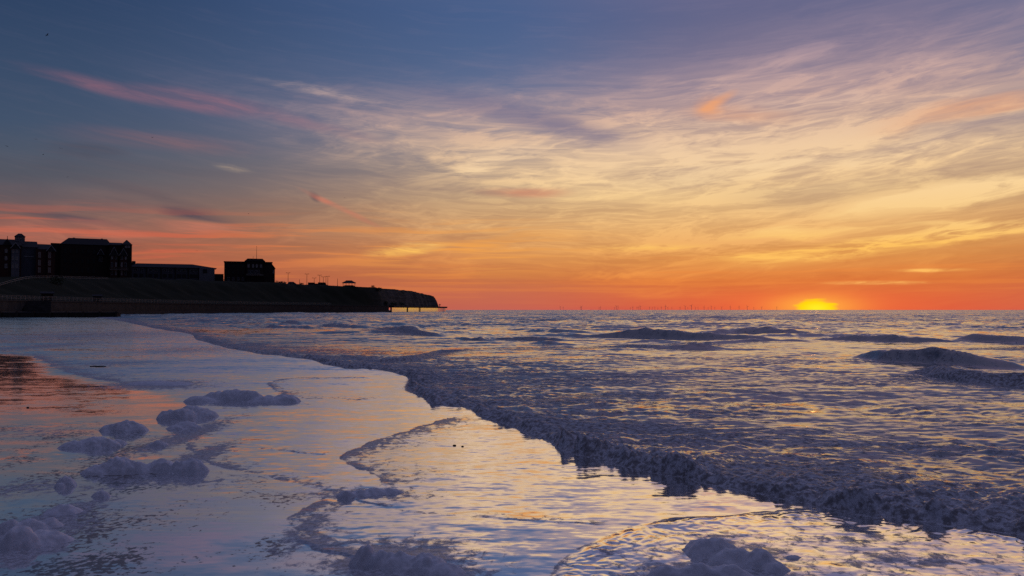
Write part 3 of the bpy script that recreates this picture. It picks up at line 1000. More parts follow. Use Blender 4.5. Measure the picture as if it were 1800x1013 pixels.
rel(ribbon(resample(main_wall, 6), 0.0, 1.0, -1.0, PROM - 0.35).build('wall_face', M['concrete'], sw), sw)
rel(ribbon(resample(main_wall, 6), -0.25, 1.15, PROM - 0.35, PROM).build('coping', M['dark_concrete'], sw), sw)
rel(ribbon(resample(main_wall, 6), -1.6, 0.0, -1.0, 1.3).build('toe_apron', M['dark_concrete'], sw), sw)
tag(sw, 'long dark concrete sea wall below the grassy slope at the back of the beach', 'sea wall')
post_me = MB().box(-0.05, 0.05, -0.05, 0.05, 0, 1.25).mesh('post')
post_me.materials.append(M['rail'])
rl = empty('promenade_railing', (main_wall[0][0], main_wall[0][1], PROM))
posts = [p for p in resample(main_wall, 2.4) if 150 < p[1] < 470]
for p in posts:
    o = new_obj('post', post_me, rl)
    o.location = (p[0] - 0.35 - rl.location.x, p[1] - rl.location.y, 0)
rl_line = np.array(posts) + np.array([-0.35, 0])
for h in (0.45, 0.85, 1.22):
    o = ribbon(rl_line, -0.03, 0.03, h - 0.03, h + 0.03).build('rail', M['rail'], rl)
    o.location = (-rl.location.x, -rl.location.y, 0)
tag(rl, 'pale metal railing of posts and rails along the top of the sea wall', 'railing')

# wet end of the promenade under the cliff: its wall glows with the reflected horizon
wetm, g = material('wet_concrete')
pos = E(g, g.node('ShaderNodeNewGeometry').outputs['Position'])
nrm = tilted(g, pos, 0.08, [(0.8, 0.4, 1.0), (3.0, 0.3, 1.0)])
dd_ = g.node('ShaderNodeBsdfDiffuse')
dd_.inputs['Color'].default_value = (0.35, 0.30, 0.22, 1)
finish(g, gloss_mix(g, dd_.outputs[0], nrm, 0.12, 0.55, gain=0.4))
pe = empty('promenade_end', (end_wall[0][0], end_wall[0][1], 0))
ew = resample(end_wall, 3)
rel(ribbon(ew, 0.4, 1.6, -1.0, 3.3).build('wet_wall', wetm, pe), pe)
rel(ribbon(ew, -0.9, 9.0, 3.6, 4.6).build('deck', M['dark_concrete'], pe), pe)
rel(ribbon(ew, -0.6, 9.0, 3.3, 3.6).build('deck_beam', M['dark_concrete'], pe), pe)
pier_me = MB().box(-0.22, 0.22, -0.3, 0.3, -1.0, 3.3).mesh('pier')
pier_me.materials.append(M['dark_concrete'])
for i in (14, 27):
    o = new_obj('pier', pier_me, pe)
    o.location = (ew[i][0] - 0.2 - pe.location.x + random.Random(i).uniform(0, 0.3), ew[i][1] - pe.location.y, 0)
tag(pe, 'low promenade deck below the cliff, its wet wall glowing gold', 'promenade')
bx_, by_, _ = up(773, 540, 698)
bc = empty('beacon_post', (bx_, by_, 4.6))
MB().tube((0, 0, 0), (0, 0, 1.5), 0.25).build('pole', M['metal'], bc)
MB().box(-1.0, 1.0, -0.2, 0.2, 1.3, 1.8).build('cross_board', M['metal'], bc)
MB().tube((0, 0, 1.8), (0, 0, 2.6), 0.35, 0.1).build('lamp_head', M['metal'], bc)
tag(bc, 'short beacon post at the far end of the promenade under the cliff', 'beacon')

# low groyne running out on the sand in front of the wall
gy0 = gp(210, 558)
gr = empty('groyne', (gy0[0], gy0[1], 0))
gl_ = -gy0[0] + -134.0
MB().box(gl_, 0, -0.6, 0.6, -0.3, 0.95).build('planking', M['wood'], gr)
MB().box(gl_, 0.1, -0.75, 0.75, 0.95, 1.15).build('capping_beam', M['dark_concrete'], gr)
gpm = MB().box(-0.2, 0.2, -0.2, 0.2, -0.3, 1.35).mesh('post')
gpm.materials.append(M['wood'])
for i in range(12):
    o = new_obj('post', gpm, gr)
    o.location = (gl_ * i / 11.5 - 0.2, -0.96, 0)
tag(gr, 'low dark groyne running out from the sea wall at the left edge', 'groyne')

# steps and huts on the promenade at the left
def hut(name, px, Y, w, dpt, h, label, cat, wall, roofm, z0=PROM):
    x = (px - 900) / FPX * Y
    e = empty(name, (x, Y, z0), math.atan2(-x, Y))
    MB().box(-w / 2, w / 2, 0, dpt, -0.2, h).build('wall', wall, e)
    MB().prism_yz([(-0.3, h), (dpt + 0.3, h), (dpt + 0.3, h + 0.15), (dpt / 2, h + 0.7), (-0.3, h + 0.15)], -w / 2 - 0.3, w / 2 + 0.3).build('roof', roofm, e)
    MB().box(-w * 0.18, w * 0.18, -0.05, 0.02, 0.05, h * 0.8).build('door', M['wood'], e)
    return tag(e, label, cat)


hut('beach_hut', 83, 246, 3.2, 2.5, 2.2, 'small dark hut behind the promenade railing below the left hotel', 'hut', M['brick_dark'], M['slate'])
hut('promenade_kiosk', 171, 278, 2.6, 2.2, 1.9, 'tiny low kiosk on the promenade below the gabled hotel', 'kiosk', M['dark_concrete'], M['slate'])
st_x, st_y = (66 - 900) / FPX * 231, 231
stp = empty('beach_steps', (st_x, st_y, 0), math.atan2(-st_x, st_y))
for i in range(9):
    MB().box(-3.4, 3.4, -5.5 + 0.55 * i, 1.0, -0.2 + 0.5 * i * (i > 0), 0.35 + 0.5 * i).build('step', M['dark_concrete'], stp)
tag(stp, 'dark flight of concrete steps from the sea wall to the sand', 'steps')
# slope path with handrail, far left
def on_land(px, py):
    """where a line of sight first meets the headland"""
    for Y in np.arange(200, 640, 1.0):
        x, y, zz = up(px, py, float(Y))
        if float(land_height(np.array([x]), np.array([y]))[0][0]) > zz:
            return x, y, zz
    return up(px, py, 300.0)


r0 = [on_land(px, py) for px, py in ((-40, 514), (0, 505), (20, 499), (40, 494), (56, 491.5), (95, 491), (140, 492), (190, 493))]
r0 = [(a, b, c + 0.65) for a, b, c in r0]
rp = empty('ramp_railing', r0[1])
for dz_ in (0.0, 0.55):
    mb = MB()
    for a, b in zip(r0[:-1], r0[1:]):
        mb.tube((a[0], a[1], a[2] + dz_), (b[0], b[1], b[2] + dz_), 0.06, n=6)
    o = mb.build('rail', M['rail'], rp)
    o.location = tuple(-v for v in rp.location)
for a, b in zip(r0[:-1], r0[1:]):
    for k in range(3):
        c = [a[i] + (b[i] - a[i]) * k / 3 for i in range(3)]
        zg = float(land_height(np.array([c[0]]), np.array([c[1]]))[0][0])
        o = MB().tube((0, 0, min(zg, c[2] - 0.6) - c[2]), (0, 0, 0.55), 0.05, n=6).build('post', M['rail'], rp)
        o.location = tuple(c[i] - rp.location[i] for i in range(3))
tag(rp, 'pale handrail climbing the grassy slope at the left edge', 'railing')


# ---------------------------------------------------------------- buildings on the cliff top
class Bld:
    def __init__(s, name, pxc, Y, label):
        s.pxc, s.Y = pxc, Y
        x = (pxc - 900) / FPX * Y
        s.a = math.atan2(x, Y)
        s.k = Y * math.cos(s.a) / FPX
        s.kz = Y / FPX
        zg = float(land_height(np.array([x]), np.array([float(Y)]))[0][0])
        s.z0 = zg
        s.root = tag(empty(name, (x, Y, zg), -s.a), label, 'building')

    def x(s, px): return (px - s.pxc) * s.k
    def z(s, py): return CAMH + (HOR - py) * s.kz - s.z0

    def wall(s, px0, px1, py, d0, d1, mat, name='wall'):
        return MB().box(s.x(px0), s.x(px1), d0, d1, -3.0, s.z(py)).build(name, M[mat], s.root)

    def gable(s, px0, px1, pye, pyp, d0, d1, mat='slate', over=0.3, name='roof'):
        x0, x1, ze, zp = s.x(px0) - over, s.x(px1) + over, s.z(pye), s.z(pyp)
        return MB().prism_xz([(x0, ze), (x1, ze), ((x0 + x1) / 2, zp)], d0 - over, d1).build(name, M[mat], s.root)

    def hip(s, px0, px1, pye, pyr, d0, d1, inx0, inx1, iny=None, mat='slate', name='roof', over=0.3):
        iny = (d1 - d0) * 0.42 if iny is None else iny
        return MB().hip(s.x(px0) - over, s.x(px1) + over, d0 - over, d1 + over, s.z(pye), s.z(pyr), inx0 * s.k + over, inx1 * s.k + over, iny).build(name, M[mat], s.root)

    def barge(s, px0, px1, pye, pyp, d, parent):
        """white boards along a gable's edges"""
        x0, x1, ze, zp = s.x(px0) - 0.35, s.x(px1) + 0.35, s.z(pye), s.z(pyp)
        xm = (x0 + x1) / 2
        for xa in (x0, x1):
            mb = MB().prism_xz([(xa, ze - 0.1), (xm, zp - 0.1), (xm, zp + 0.22), (xa, ze + 0.22)], d - 0.5, d - 0.36)
            mb.build('barge_board', M['white'], parent)

    def window(s, px0, px1, py0, py1, d, frame='white', pane='curtain', bars=1):
        x0, x1, z1, z0 = s.x(px0), s.x(px1), s.z(py0), s.z(py1)
        t = 0.09
        f = MB().box(x0 - t, x0, d - 0.10, d + 0.1, z0 - t, z1 + t).box(x1, x1 + t, d - 0.10, d + 0.1, z0 - t, z1 + t) \
            .box(x0, x1, d - 0.10, d + 0.1, z1, z1 + t).box(x0, x1, d - 0.14, d + 0.1, z0 - t, z0)
        for i in range(1, bars + 1):
            xm = x0 + (x1 - x0) * i / (bars + 1)
            f.box(xm - 0.03, xm + 0.03, d - 0.09, d + 0.05, z0, z1)
        fo = f.build('window', M[frame], s.root)
        MB().box(x0, x1, d - 0.05, d + 0.02, z0, z1).build('pane', M[pane], fo)
        return fo


# left hotel with cupola
b = Bld('seafront_hotel', 45, 300, 'brick hotel at the left edge with a small lantern cupola on its roof')
b.wall(-60, 36, 432, 0, 14, 'brick')
b.wall(36, 62, 434, 1.5, 14, 'cladding', 'bay_wall')
b.wall(62, 96, 437, 0, 14, 'brick', 'wing_wall')
b.hip(-60, 36, 432, 420, 0, 14, 12, 6)
b.hip(36, 64, 434, 422, 1.5, 14, 0, 0)
b.hip(62, 96, 437, 426, 2, 14, 2, 8)
gb = b.gable(19, 33, 438, 428, -0.8, 6, 'slate', name='gable')
b.wall(19, 33, 438, -0.7, 1, 'render', 'bay_wall')
b.barge(19, 33, 438, 428, -0.8, gb)
gb = b.gable(82, 96, 441, 430, -0.8, 6, 'slate', name='gable')
b.wall(82, 96, 441, -0.7, 1, 'brick', 'bay_wall')
b.barge(82, 96, 441, 430, -0.8, gb)
b.gable(5, 18, 432, 420, 0, 6, 'slate', name='gable')
MB().tube((b.x(11.5), 1, b.z(420)), (b.x(11.5), 1, b.z(416)), 0.09).build('finial', M['metal'], b.root)
cu_ = b.wall(24, 42, 414.6, 4, 7.2, 'render', 'cupola')
for i in range(4):
    b_x0 = 25.0 + i * 4.2
    w_ = MB().box(b.x(b_x0), b.x(b_x0 + 3.2), 3.94, 4.02, b.z(419.6), b.z(415.2)).build('pane', M['curtain'], cu_)
MB().hip(b.x(23), b.x(43), 3.6, 7.6, b.z(414.8), b.z(409), 7 * b.k, 7 * b.k, 1.6).build('cupola_roof', M['slate'], b.root)
for c0 in (8, 20, 26.5):
    for r0_, r1_ in ((439.5, 445), (452, 458), (465, 472)):
        b.window(c0, c0 + 3.6, r0_, r1_, -0.7 if c0 > 10 else 0, 'white')
for c0, d_ in ((66, 0), (84, -0.7)):
    for r0_, r1_ in ((442 if c0 == 66 else 440, 453), (456, 466.5), (469, 479)):
        b.window(c0, c0 + 5, r0_, r1_, d_, 'red')
MB().box(b.x(40), b.x(58), 1.38, 1.52, b.z(451), b.z(450)).build('string_course', M['white'], b.root)

# large gabled hotel
b = Bld('gabled_hotel', 165, 372, 'large dark hotel with two white trimmed gables and a corner turret')
b.wall(106, 195, 430, 2, 18, 'brick_dark')
b.wall(190, 231, 429, 0, 16, 'brick_dark', 'wing_wall')
b.hip(106, 195, 430, 418, 2, 18, 13, 8, 4)
b.hip(188, 216, 430, 424, 0, 16, 2, 1, 5)
MB().box(b.x(88), b.x(108), 6, 16, -3, b.z(428)).build('link_wall', M['brick_dark'], b.root)
b.wall(213, 232, 428, -0.8, 6, 'brick_dark', 'turret')
MB().hip(b.x(212.4), b.x(232.8), -1.3, 6.6, b.z(428.5), b.z(419), 9.6 * b.k, 9.6 * b.k, 3.7).build('turret_roof', M['slate'], b.root)
for c0, pk in ((193, 433.5), (210, 436)):
    b.wall(c0, c0 + 13, 449, -1.4, 1, 'brick', 'bay_wall')
    gb = b.gable(c0, c0 + 13, 449, pk, -1.5, 5, 'slate', name='gable')
    b.barge(c0, c0 + 13, 449, pk, -1.5, gb)
gb = b.gable(171, 181, 448, 437, 1.2, 6, 'slate', name='gable')
b.barge(171, 181, 448, 437, 1.2, gb)
b.window(173.5, 178.5, 450, 459, 1.95, 'white', 'glass')
for c0 in (195, 202, 212.5, 219.5):
    for r0_, r1_ in ((450, 455), (461, 468), (475, 483)):
        b.window(c0, c0 + 2.6, r0_, r1_, -1.4, 'white', 'curtain' if (c0 + r0_) % 2 > 0.6 else 'glass', 0)
for c0 in (219.5, 224.5):
    b.window(c0, c0 + 3.4, 430, 434, -0.8, 'white', 'curtain', 0)
for c0 in (112, 122, 132, 142, 152, 162):
    for r0_, r1_ in ((438, 446), (455, 463), (471, 480)):
        b.window(c0, c0 + 4, r0_, r1_, 2, 'brick_dark', 'glass')
bal = MB().box(b.x(192), b.x(225), -2.6, -1.4, b.z(474.2), b.z(473.6)).box(b.x(192), b.x(225), -2.65, -2.55, b.z(471), b.z(470.6)).build('balcony', M['rail'], b.root)
for i in range(12):
    MB().box(b.x(192 + 3 * i) - 0.03, b.x(192 + 3 * i) + 0.03, -2.63, -2.57, b.z(473.6), b.z(470.8)).build('baluster', M['rail'], bal)
for c0 in (126, 176):
    MB().box(b.x(c0), b.x(c0 + 4), 8, 10, b.z(421), b.z(416.6)).build('chimney', M['brick_dark'], b.root)

# long low building
b = Bld('long_low_building', 308, 432, 'long low pale building with a flat dark roof and five bays')
b.wall(232, 378, 470, 0, 14, 'cladding')
b.hip(230, 380, 470.5, 463.5, 0, 14, 10, 42, 5, over=0.6)
b.wall(350, 378, 470, -0.8, 3, 'render', 'end_wall')
for c0 in (257, 282, 307, 330, 349):
    MB().box(b.x(c0), b.x(c0 + 1.6), -0.35, 0, -3, b.z(470)).build('pilaster', M['brick_dark'], b.root)
for i, c0 in enumerate((236, 246, 261, 271, 286, 296, 311, 320, 334, 341)):
    b.window(c0, c0 + 6, 473, 477.5, 0, 'white', 'glass')
    b.window(c0, c0 + 6, 482.5, 487.5, 0, 'brick_dark', 'glass')
b.window(357, 364, 473, 479, -0.8, 'brick_dark', 'glass')
MB().tube((b.x(235), 4, b.z(468)), (b.x(235), 4, b.z(460)), 1.0, 0.9).build('vent_stack', M['slate'], b.root)
MB().box(b.x(378), b.x(395), 3, 12, -3, b.z(480)).build('annex', M['brick_dark'], b.root)

# square villa with a flagpole
b = Bld('square_villa', 438, 482, 'square dark villa with a raised centre and a flagpole on its roof')
b.wall(394, 478, 466, 0, 20, 'brick_dark')
b.wall(394, 478, 461, 0.2, 19.8, 'brick_dark', 'parapet')
MB().box(b.x(393), b.x(479), -0.4, 20.4, b.z(461.5), b.z(460)).build('cornice', M['slate'], b.root)
MB().prism_xz([(b.x(474), -3), (b.x(483.4), -3), (b.x(483.4), b.z(471)), (b.x(484.6), b.z(471.2)), (b.x(476), b.z(460.4)), (b.x(474), b.z(461))], 1.5, 18).build('side_wing', M['brick_dark'], b.root)
MB().box(b.x(433), b.x(462), -1.2, 6, -3, b.z(458.5)).build('centre_bay', M['brick_dark'], b.root)
MB().prism_xz([(b.x(429), b.z(459.5)), (b.x(466), b.z(459.5)), (b.x(461), b.z(454.8)), (b.x(434.5), b.z(454.8))], -1.6, 8).build('pediment', M['slate'], b.root)
for c0 in (435, 443, 449.5, 457):
    b.window(c0, c0 + 3, 465, 470.5, -1.2, 'white', 'curtain')
for c0 in (436, 441, 447, 452.5):
    b.window(c0, c0 + 3.4, 475, 481, -1.2, 'white', 'glass')
for c0 in (400, 408, 417, 425):
    b.window(c0, c0 + 3, 465, 471, 0, 'brick_dark', 'glass')
    b.window(c0, c0 + 3, 476, 482, 0, 'brick_dark', 'glass')
    b.window(c0, c0 + 3.4, 488, 494, 0, 'white', 'glass')
b.window(480, 481.5, 475, 480, 1.5, 'white', 'curtain', 0)
MB().box(b.x(432), b.x(463), -2.6, -1.2, b.z(484.6), b.z(484)).box(b.x(432), b.x(463), -2.65, -2.55, b.z(483), b.z(482.4)).build('balcony', M['rail'], b.root)
fp = tag(empty('flagpole', (0, 0, 0)), 'tall bare flagpole standing on the roof of the square villa', 'flagpole')
fx, fy, fz = up(451, 455, 486)
fp.location = (fx, fy, fz - 0.1)
MB().tube((0, 0, 0), (0, 0, 21.5 * 486 / FPX), 0.14, 0.07).build('pole', M['metal'], fp)
MB().tube((0, 0, 21.5 * 486 / FPX), (0, 0, 21.5 * 486 / FPX + 0.3), 0.14, 0.1).build('finial', M['metal'], fp)
an = tag(empty('roof_aerial', up(445, 455.2, 487)), 'short aerial beside the flagpole on the villa roof', 'aerial')
MB().tube((0, 0, -0.1), (0, 0, 1.5), 0.07, n=6).build('mast', M['metal'], an)
MB().tube((-0.4, 0, 1.2), (0.4, 0, 1.2), 0.05, n=6).build('cross_bar', M['metal'], an)

# small houses between the villa and the lamps
for px, Y, w, h, lab in ((513, 505, 16, 6.5, 'small low house with a dark hipped roof beside the lamp posts'),):
    x, _, _ = up(px, 500, Y)
    zg = float(land_height(np.array([x]), np.array([float(Y)]))[0][0])
    e = tag(empty('small_house', (x, Y, zg), math.atan2(-x, Y)), lab, 'building')
    k = Y / FPX
    wl = 14 * k
    MB().box(-wl / 2, wl / 2, 0, 6, -2, CAMH + (HOR - 499) * k - zg).build('wall', M['render'], e)
    MB().hip(-wl / 2 - .4, wl / 2 + .4, -0.4, 6.4, CAMH + (HOR - 499.3) * k - zg, CAMH + (HOR - 495.2) * k - zg, 1.2, 2.0, 2.6).build('roof', M['slate'], e)
    MB().box(-1.5, -0.3, -0.06, 0.05, 0.2, 1.5).build('window', M['glass'], e)
    MB().box(0.6, 1.6, -0.06, 0.05, -0.2, 1.7).build('door', M['wood'], e)


# ---------------------------------------------------------------- shrubs along the cliff top
def shrub_mesh(seed, n=420):
    r = random.Random(seed)
    mb = MB()
    cl = [(r.uniform(-.55, .55), r.uniform(-.4, .4), r.uniform(.25, .75), r.uniform(.25, .5)) for _ in range(9)]
    for i in range(n):
        cx, cy, cz, cr = cl[i % 9]
        a, t, q = r.uniform(0, 2 * pi), math.acos(r.uniform(-1, 1)), cr * r.uniform(.5, 1.1)
        p = Vector((cx + q * math.sin(t) * math.cos(a), cy + q * math.sin(t) * math.sin(a), max(0.0, cz + q * math.cos(t) * 0.8)))
        u = Vector((r.uniform(-1, 1), r.uniform(-1, 1), r.uniform(-.6, .6))).normalized() * r.uniform(.05, .11)
        w = u.orthogonal().normalized() * r.uniform(.03, .06)
        mb.add([p - u, p + w, p + u, p - w], [(0, 1, 2, 3)])
    return mb.mesh('foliage')


shrub_mes = []
for i in range(3):
    me = shrub_mesh(i + 4)
    me.materials.append(M['leaf'])
    shrub_mes.append(me)
stem_me = MB().tube((0, 0, -0.3), (0, 0, 0.45), 0.07, 0.03, 6).tube((0, 0, 0.1), (0.25, 0.1, 0.5), 0.04, 0.02, 6).tube((0, 0, 0.15), (-0.25, -0.1, 0.5), 0.04, 0.02, 6).mesh('stem')
stem_me.materials.append(M['bark'])
SHR = [(490, 498, 3.4, 493.5, 'rounded shrub just right of the square villa'), (498, 500, 3.0, 494.5, 'shrub between the square villa and the small low house'),
       (386, 470, 2.6, 484, 'shrub by the annex beside the square villa'), (665, 548, 3.0, 501.5, 'first and tallest shrub on the cliff top past the shelter'),
       (677, 553, 2.6, 502.3, 'second shrub on the cliff top past the shelter'), (692, 560, 2.4, 503.4, 'third shrub on the cliff top past the shelter'),
       (706, 570, 2.2, 505.5, 'fourth shrub on the cliff top past the shelter'), (100, 292, 3.0, 484, 'low shrub at the foot of the wall between the two hotels'),
       (655, 546, 2.0, 503, 'small shrub nearest the shelter on the cliff top'), (530, 500, 2.0, 501, 'small shrub at the right of the low house by the lamps')]
for i, (px, Y, h, py, lab) in enumerate(SHR):
    x, _, ztop = up(px, py, Y)
    zg = float(land_height(np.array([x]), np.array([float(Y)]))[0][0])
    e = tag(empty('shrub', (x, Y, zg - 0.2), i * 1.3), lab, 'shrub', 'shrubs along the cliff top')
    hh = max(1.6, (ztop - zg + 0.2))
    e.scale = (min(max(hh * 1.2, 1.8), 3.2), min(max(hh * 1.2, 1.8), 3.2), min(hh, 3.2))
    new_obj('foliage', shrub_mes[i % 3], e)
    new_obj('stem', stem_me, e)

# ---------------------------------------------------------------- lamp posts, shelter, parked cars
LAMPS = [(506.5, 480, 508, 1), (526.5, 492, 512, 0), (539.5, 482, 514, 1), (552.4, 489, 520, 1), (562, 484, 520, 1), (568.4, 487, 524, 1), (573, 486.5, 526, 0), (576.3, 486, 528, 1), (593.3, 490.5, 535, 0)]
for i, (px, py, Y, arms) in enumerate(LAMPS):
    x, _, zt = up(px, py, Y)
    zg = float(land_height(np.array([x]), np.array([float(Y)]))[0][0])
    e = empty('lamp_post', (x, Y, zg))
    h = zt - zg
    MB().tube((0, 0, -0.3), (0, 0, h), 0.17, 0.10).build('pole', M['metal'], e)
    MB().tube((0, 0, -0.3), (0, 0, 0.9), 0.26, 0.22).build('base', M['metal'], e)
    if arms:
        MB().tube((-0.95, 0, h), (0.95, 0, h), 0.08).build('arm', M['metal'], e)
        for s_ in (-1, 1):
            MB().box(s_ * 1.0 - 0.4, s_ * 1.0 + 0.4, -0.18, 0.18, h - 0.02, h + 0.2).build('lamp_head', M['metal'], e)
    else:
        MB().tube((0, 0, h), (0, 0, h + 0.25), 0.16, 0.05).build('cap', M['metal'], e)
    tag(e, ('thin lamp post with a cross arm' if arms else 'plain thin post without an arm') + ' on the cliff top, %s from the left' % ORD[i], 'lamp post', 'posts along the cliff top')

x, Y, _ = up(613.5, 503, 528)
zg = float(land_height(np.array([x]), np.array([float(Y)]))[0][0])
k = Y / FPX
Zs = lambda py: CAMH + (HOR - py) * k - zg
e = tag(empty('seafront_shelter', (x, Y, zg), math.atan2(-x, Y)), 'open shelter with a hipped roof on slim columns on the cliff top', 'shelter')
MB().box(-10.5 * k, 10.5 * k, -0.4, 5.0, -2.0, Zs(502.6)).build('plinth', M['dark_concrete'], e)
MB().hip(-12.4 * k, 12.4 * k, -1.2, 5.8, Zs(497.3), Zs(494.0), 6.5 * k, 6.5 * k, 2.4).build('roof', M['slate'], e)
MB().hip(-6.2 * k, 6.2 * k, 1.2, 3.4, Zs(494.0), Zs(493.0), 0.4, 0.4, 0.3).build('roof_ridge', M['slate'], e)
MB().box(-11.4 * k, 11.4 * k, -0.7, 5.3, Zs(497.9), Zs(497.3)).build('fascia', M['white'], e)
for i in range(5):
    for yy in (0.0, 4.6):
        xx = (-10.2 + 5.1 * i) * k
        MB().box(xx - 0.13, xx + 0.13, yy - 0.13, yy + 0.13, Zs(502.7), Zs(497.7)).build('column', M['wood'], e)
MB().box(-8 * k, 8 * k, 2.2, 2.6, Zs(502.7), Zs(501.4)).build('bench', M['wood'], e)


def car(px, Y, L, H, van, lab):
    x, _, _ = up(px, 503, Y)
    zg = float(land_height(np.array([x]), np.array([float(Y)]))[0][0])
    e = tag(empty('parked_van' if van else 'parked_car', (x, Y, zg), math.atan2(-x, Y)), lab, 'van' if van else 'car', 'vehicles parked on the cliff top')
    if van:
        pr = [(-L / 2, 0.35), (L / 2, 0.35), (L / 2, 1.0), (L / 2 - 0.8, 1.15), (L / 2 - 1.3, H), (-L / 2, H)]
        wn = [(L / 2 - 1.9, H - 0.85), (L / 2 - 1.0, H - 0.85), (L / 2 - 1.35, H - 0.2), (L / 2 - 1.9, H - 0.2)]
    else:
        pr = [(-L / 2, 0.3), (L / 2, 0.3), (L / 2, 0.75), (L / 2 - 1.0, 0.95), (L / 2 - 1.7, H), (-L / 2 + 1.0, H), (-L / 2 + 0.25, 0.95), (-L / 2, 0.85)]
        wn = [(-L / 2 + 0.7, 0.95), (L / 2 - 1.35, 0.95), (L / 2 - 1.8, H - 0.1), (-L / 2 + 1.1, H - 0.1)]
    MB().prism_xz(pr, 0, 1.8).build('body', M['car_dark'], e)
    MB().prism_xz(wn, -0.02, 1.82).build('side_windows', M['glass'], e)
    for wx_ in (-L * 0.31, L * 0.31):
        for wy_ in (-0.03, 1.63):
            MB().tube((wx_, wy_, 0.32), (wx_, wy_ + 0.2, 0.32), 0.32, n=14).build('wheel', M['tyre'], e)


car(549, 520, 5.6, 2.3, True, 'dark van, leftmost of the vehicles parked below the lamp posts')
car(557.5, 524, 4.2, 1.9, False, 'dark car parked between the van and the tall box van')
car(567, 526, 6.0, 2.5, True, 'dark tall van, rightmost of the parked vehicles by the lamps')

# ---------------------------------------------------------------- offshore wind farm
TUR = [(192, 33), (214, 27), (346, 30), (353, 36), (484, 26), (494, 30), (600, 24), (614, 40), (627, 33), (720, 22), (738, 32), (770, 28), (783, 30), (795, 39),
       (865, 28), (886, 24), (905, 26), (928, 20), (954, 30), (985, 41), (1003, 26), (1033, 25), (1095, 27), (1134, 38), (1153, 22), (1180, 46), (1211, 28), (1230, 26),
       (1276, 33), (1307, 22), (1330, 36), (1356, 26), (1409, 30), (1473, 35), (1540, 34), (1602, 37), (1650, 24), (1710, 30), (1824, 30)]
tw_me = MB().tube((0, 0, -3), (0, 0, 84), 3.6, 2.2, 8).mesh('tower')
na_me = MB().box(-2.4, 2.4, -4, 8, 82, 87.5).mesh('nacelle')
hb_me = MB().tube((0, -6, 85), (0, -3.5, 85), 1.6, 2.6, 8).mesh('hub')
bl_me = MB().add([(-1.6, 0, 0), (1.6, 0, 0), (2.4, 0, 10), (0.5, 0, 44), (-0.3, 0, 44), (-1.6, 0.7, 0), (1.6, 0.7, 0), (2.4, 0.6, 10), (0.5, 0.2, 44), (-0.3, 0.2, 44)],
                 [(0, 1, 2, 3, 4), (9, 8, 7, 6, 5), (0, 5, 6, 1), (1, 6, 7, 2), (2, 7, 8, 3), (3, 8, 9, 4), (4, 9, 5, 0)]).mesh('blade')
for me in (tw_me, na_me, hb_me, bl_me):
    me.materials.append(M['turbine'])
rt = random.Random(5)
TUR = sorted(TUR)
for i, (cx, hp) in enumerate(TUR):
    px = 940 + cx * 0.2333
    hpx = hp * 0.2333
    Y = 118.0 * FPX / hpx
    x, _, _ = up(px, HOR, Y)
    e = tag(empty('wind_turbine', (x, Y, 0), math.atan2(-x, Y) + rt.uniform(-.4, .4)), 'offshore wind turbine on the sea horizon, %s from the left' % ORD[i], 'wind turbine', 'wind turbines on the horizon')
    new_obj('tower', tw_me, e)
    new_obj('nacelle', na_me, e)
    new_obj('hub', hb_me, e)
    r_ = rt.uniform(0, 2 * pi / 3)
    for j in range(3):
        o = new_obj('blade', bl_me, e)
        o.location = (0, -5, 85)
        o.rotation_euler = (0, r_ + j * 2 * pi / 3, 0)

# ---------------------------------------------------------------- gulls
def gull_mesh(lift):
    mb = MB()
    n = 6
    prof = [(-0.30, 0.01), (-0.2, 0.05), (0.0, 0.075), (0.18, 0.06), (0.26, 0.045), (0.32, 0.01)]
    vs = []
    for y, r in prof:
        for i in range(n):
            t = 2 * pi * i / n
            vs.append((r * math.cos(t), y, r * math.sin(t)))
    fs = [(k * n + i, k * n + (i + 1) % n, (k + 1) * n + (i + 1) % n, (k + 1) * n + i) for k in range(len(prof) - 1) for i in range(n)]
    mb.add(vs, fs + [tuple(range(n)), tuple(range(len(vs) - n, len(vs)))])
    for s_ in (-1, 1):
        w = [(0.04, 0.12, 0.03), (0.04, -0.10, 0.03), (0.30, 0.16, 0.03 + lift), (0.30, -0.06, 0.03 + lift), (0.66, 0.02, 0.03 + lift * 0.5), (0.64, -0.06, 0.03 + lift * 0.5)]
        top = [(s_ * x_, y_, z_ + 0.015) for x_, y_, z_ in w]
        bot = [(s_ * x_, y_, z_ - 0.015) for x_, y_, z_ in w]
        mb.add(top + bot, [(0, 1, 3, 2), (2, 3, 5, 4), (8, 9, 7, 6), (10, 11, 9, 8), (0, 2, 8, 6), (2, 4, 10, 8), (1, 7, 9, 3), (3, 9, 11, 5), (4, 5, 11, 10), (0, 6, 7, 1)])
    mb.add([(-0.05, -0.25, 0.01), (0.05, -0.25, 0.01), (0.09, -0.42, 0.01), (-0.09, -0.42, 0.01), (0, -0.25, -0.01), (0, -0.42, -0.01)], [(0, 1, 2, 3), (0, 3, 5, 4), (1, 4, 5, 2)])
    return mb.mesh('gull')


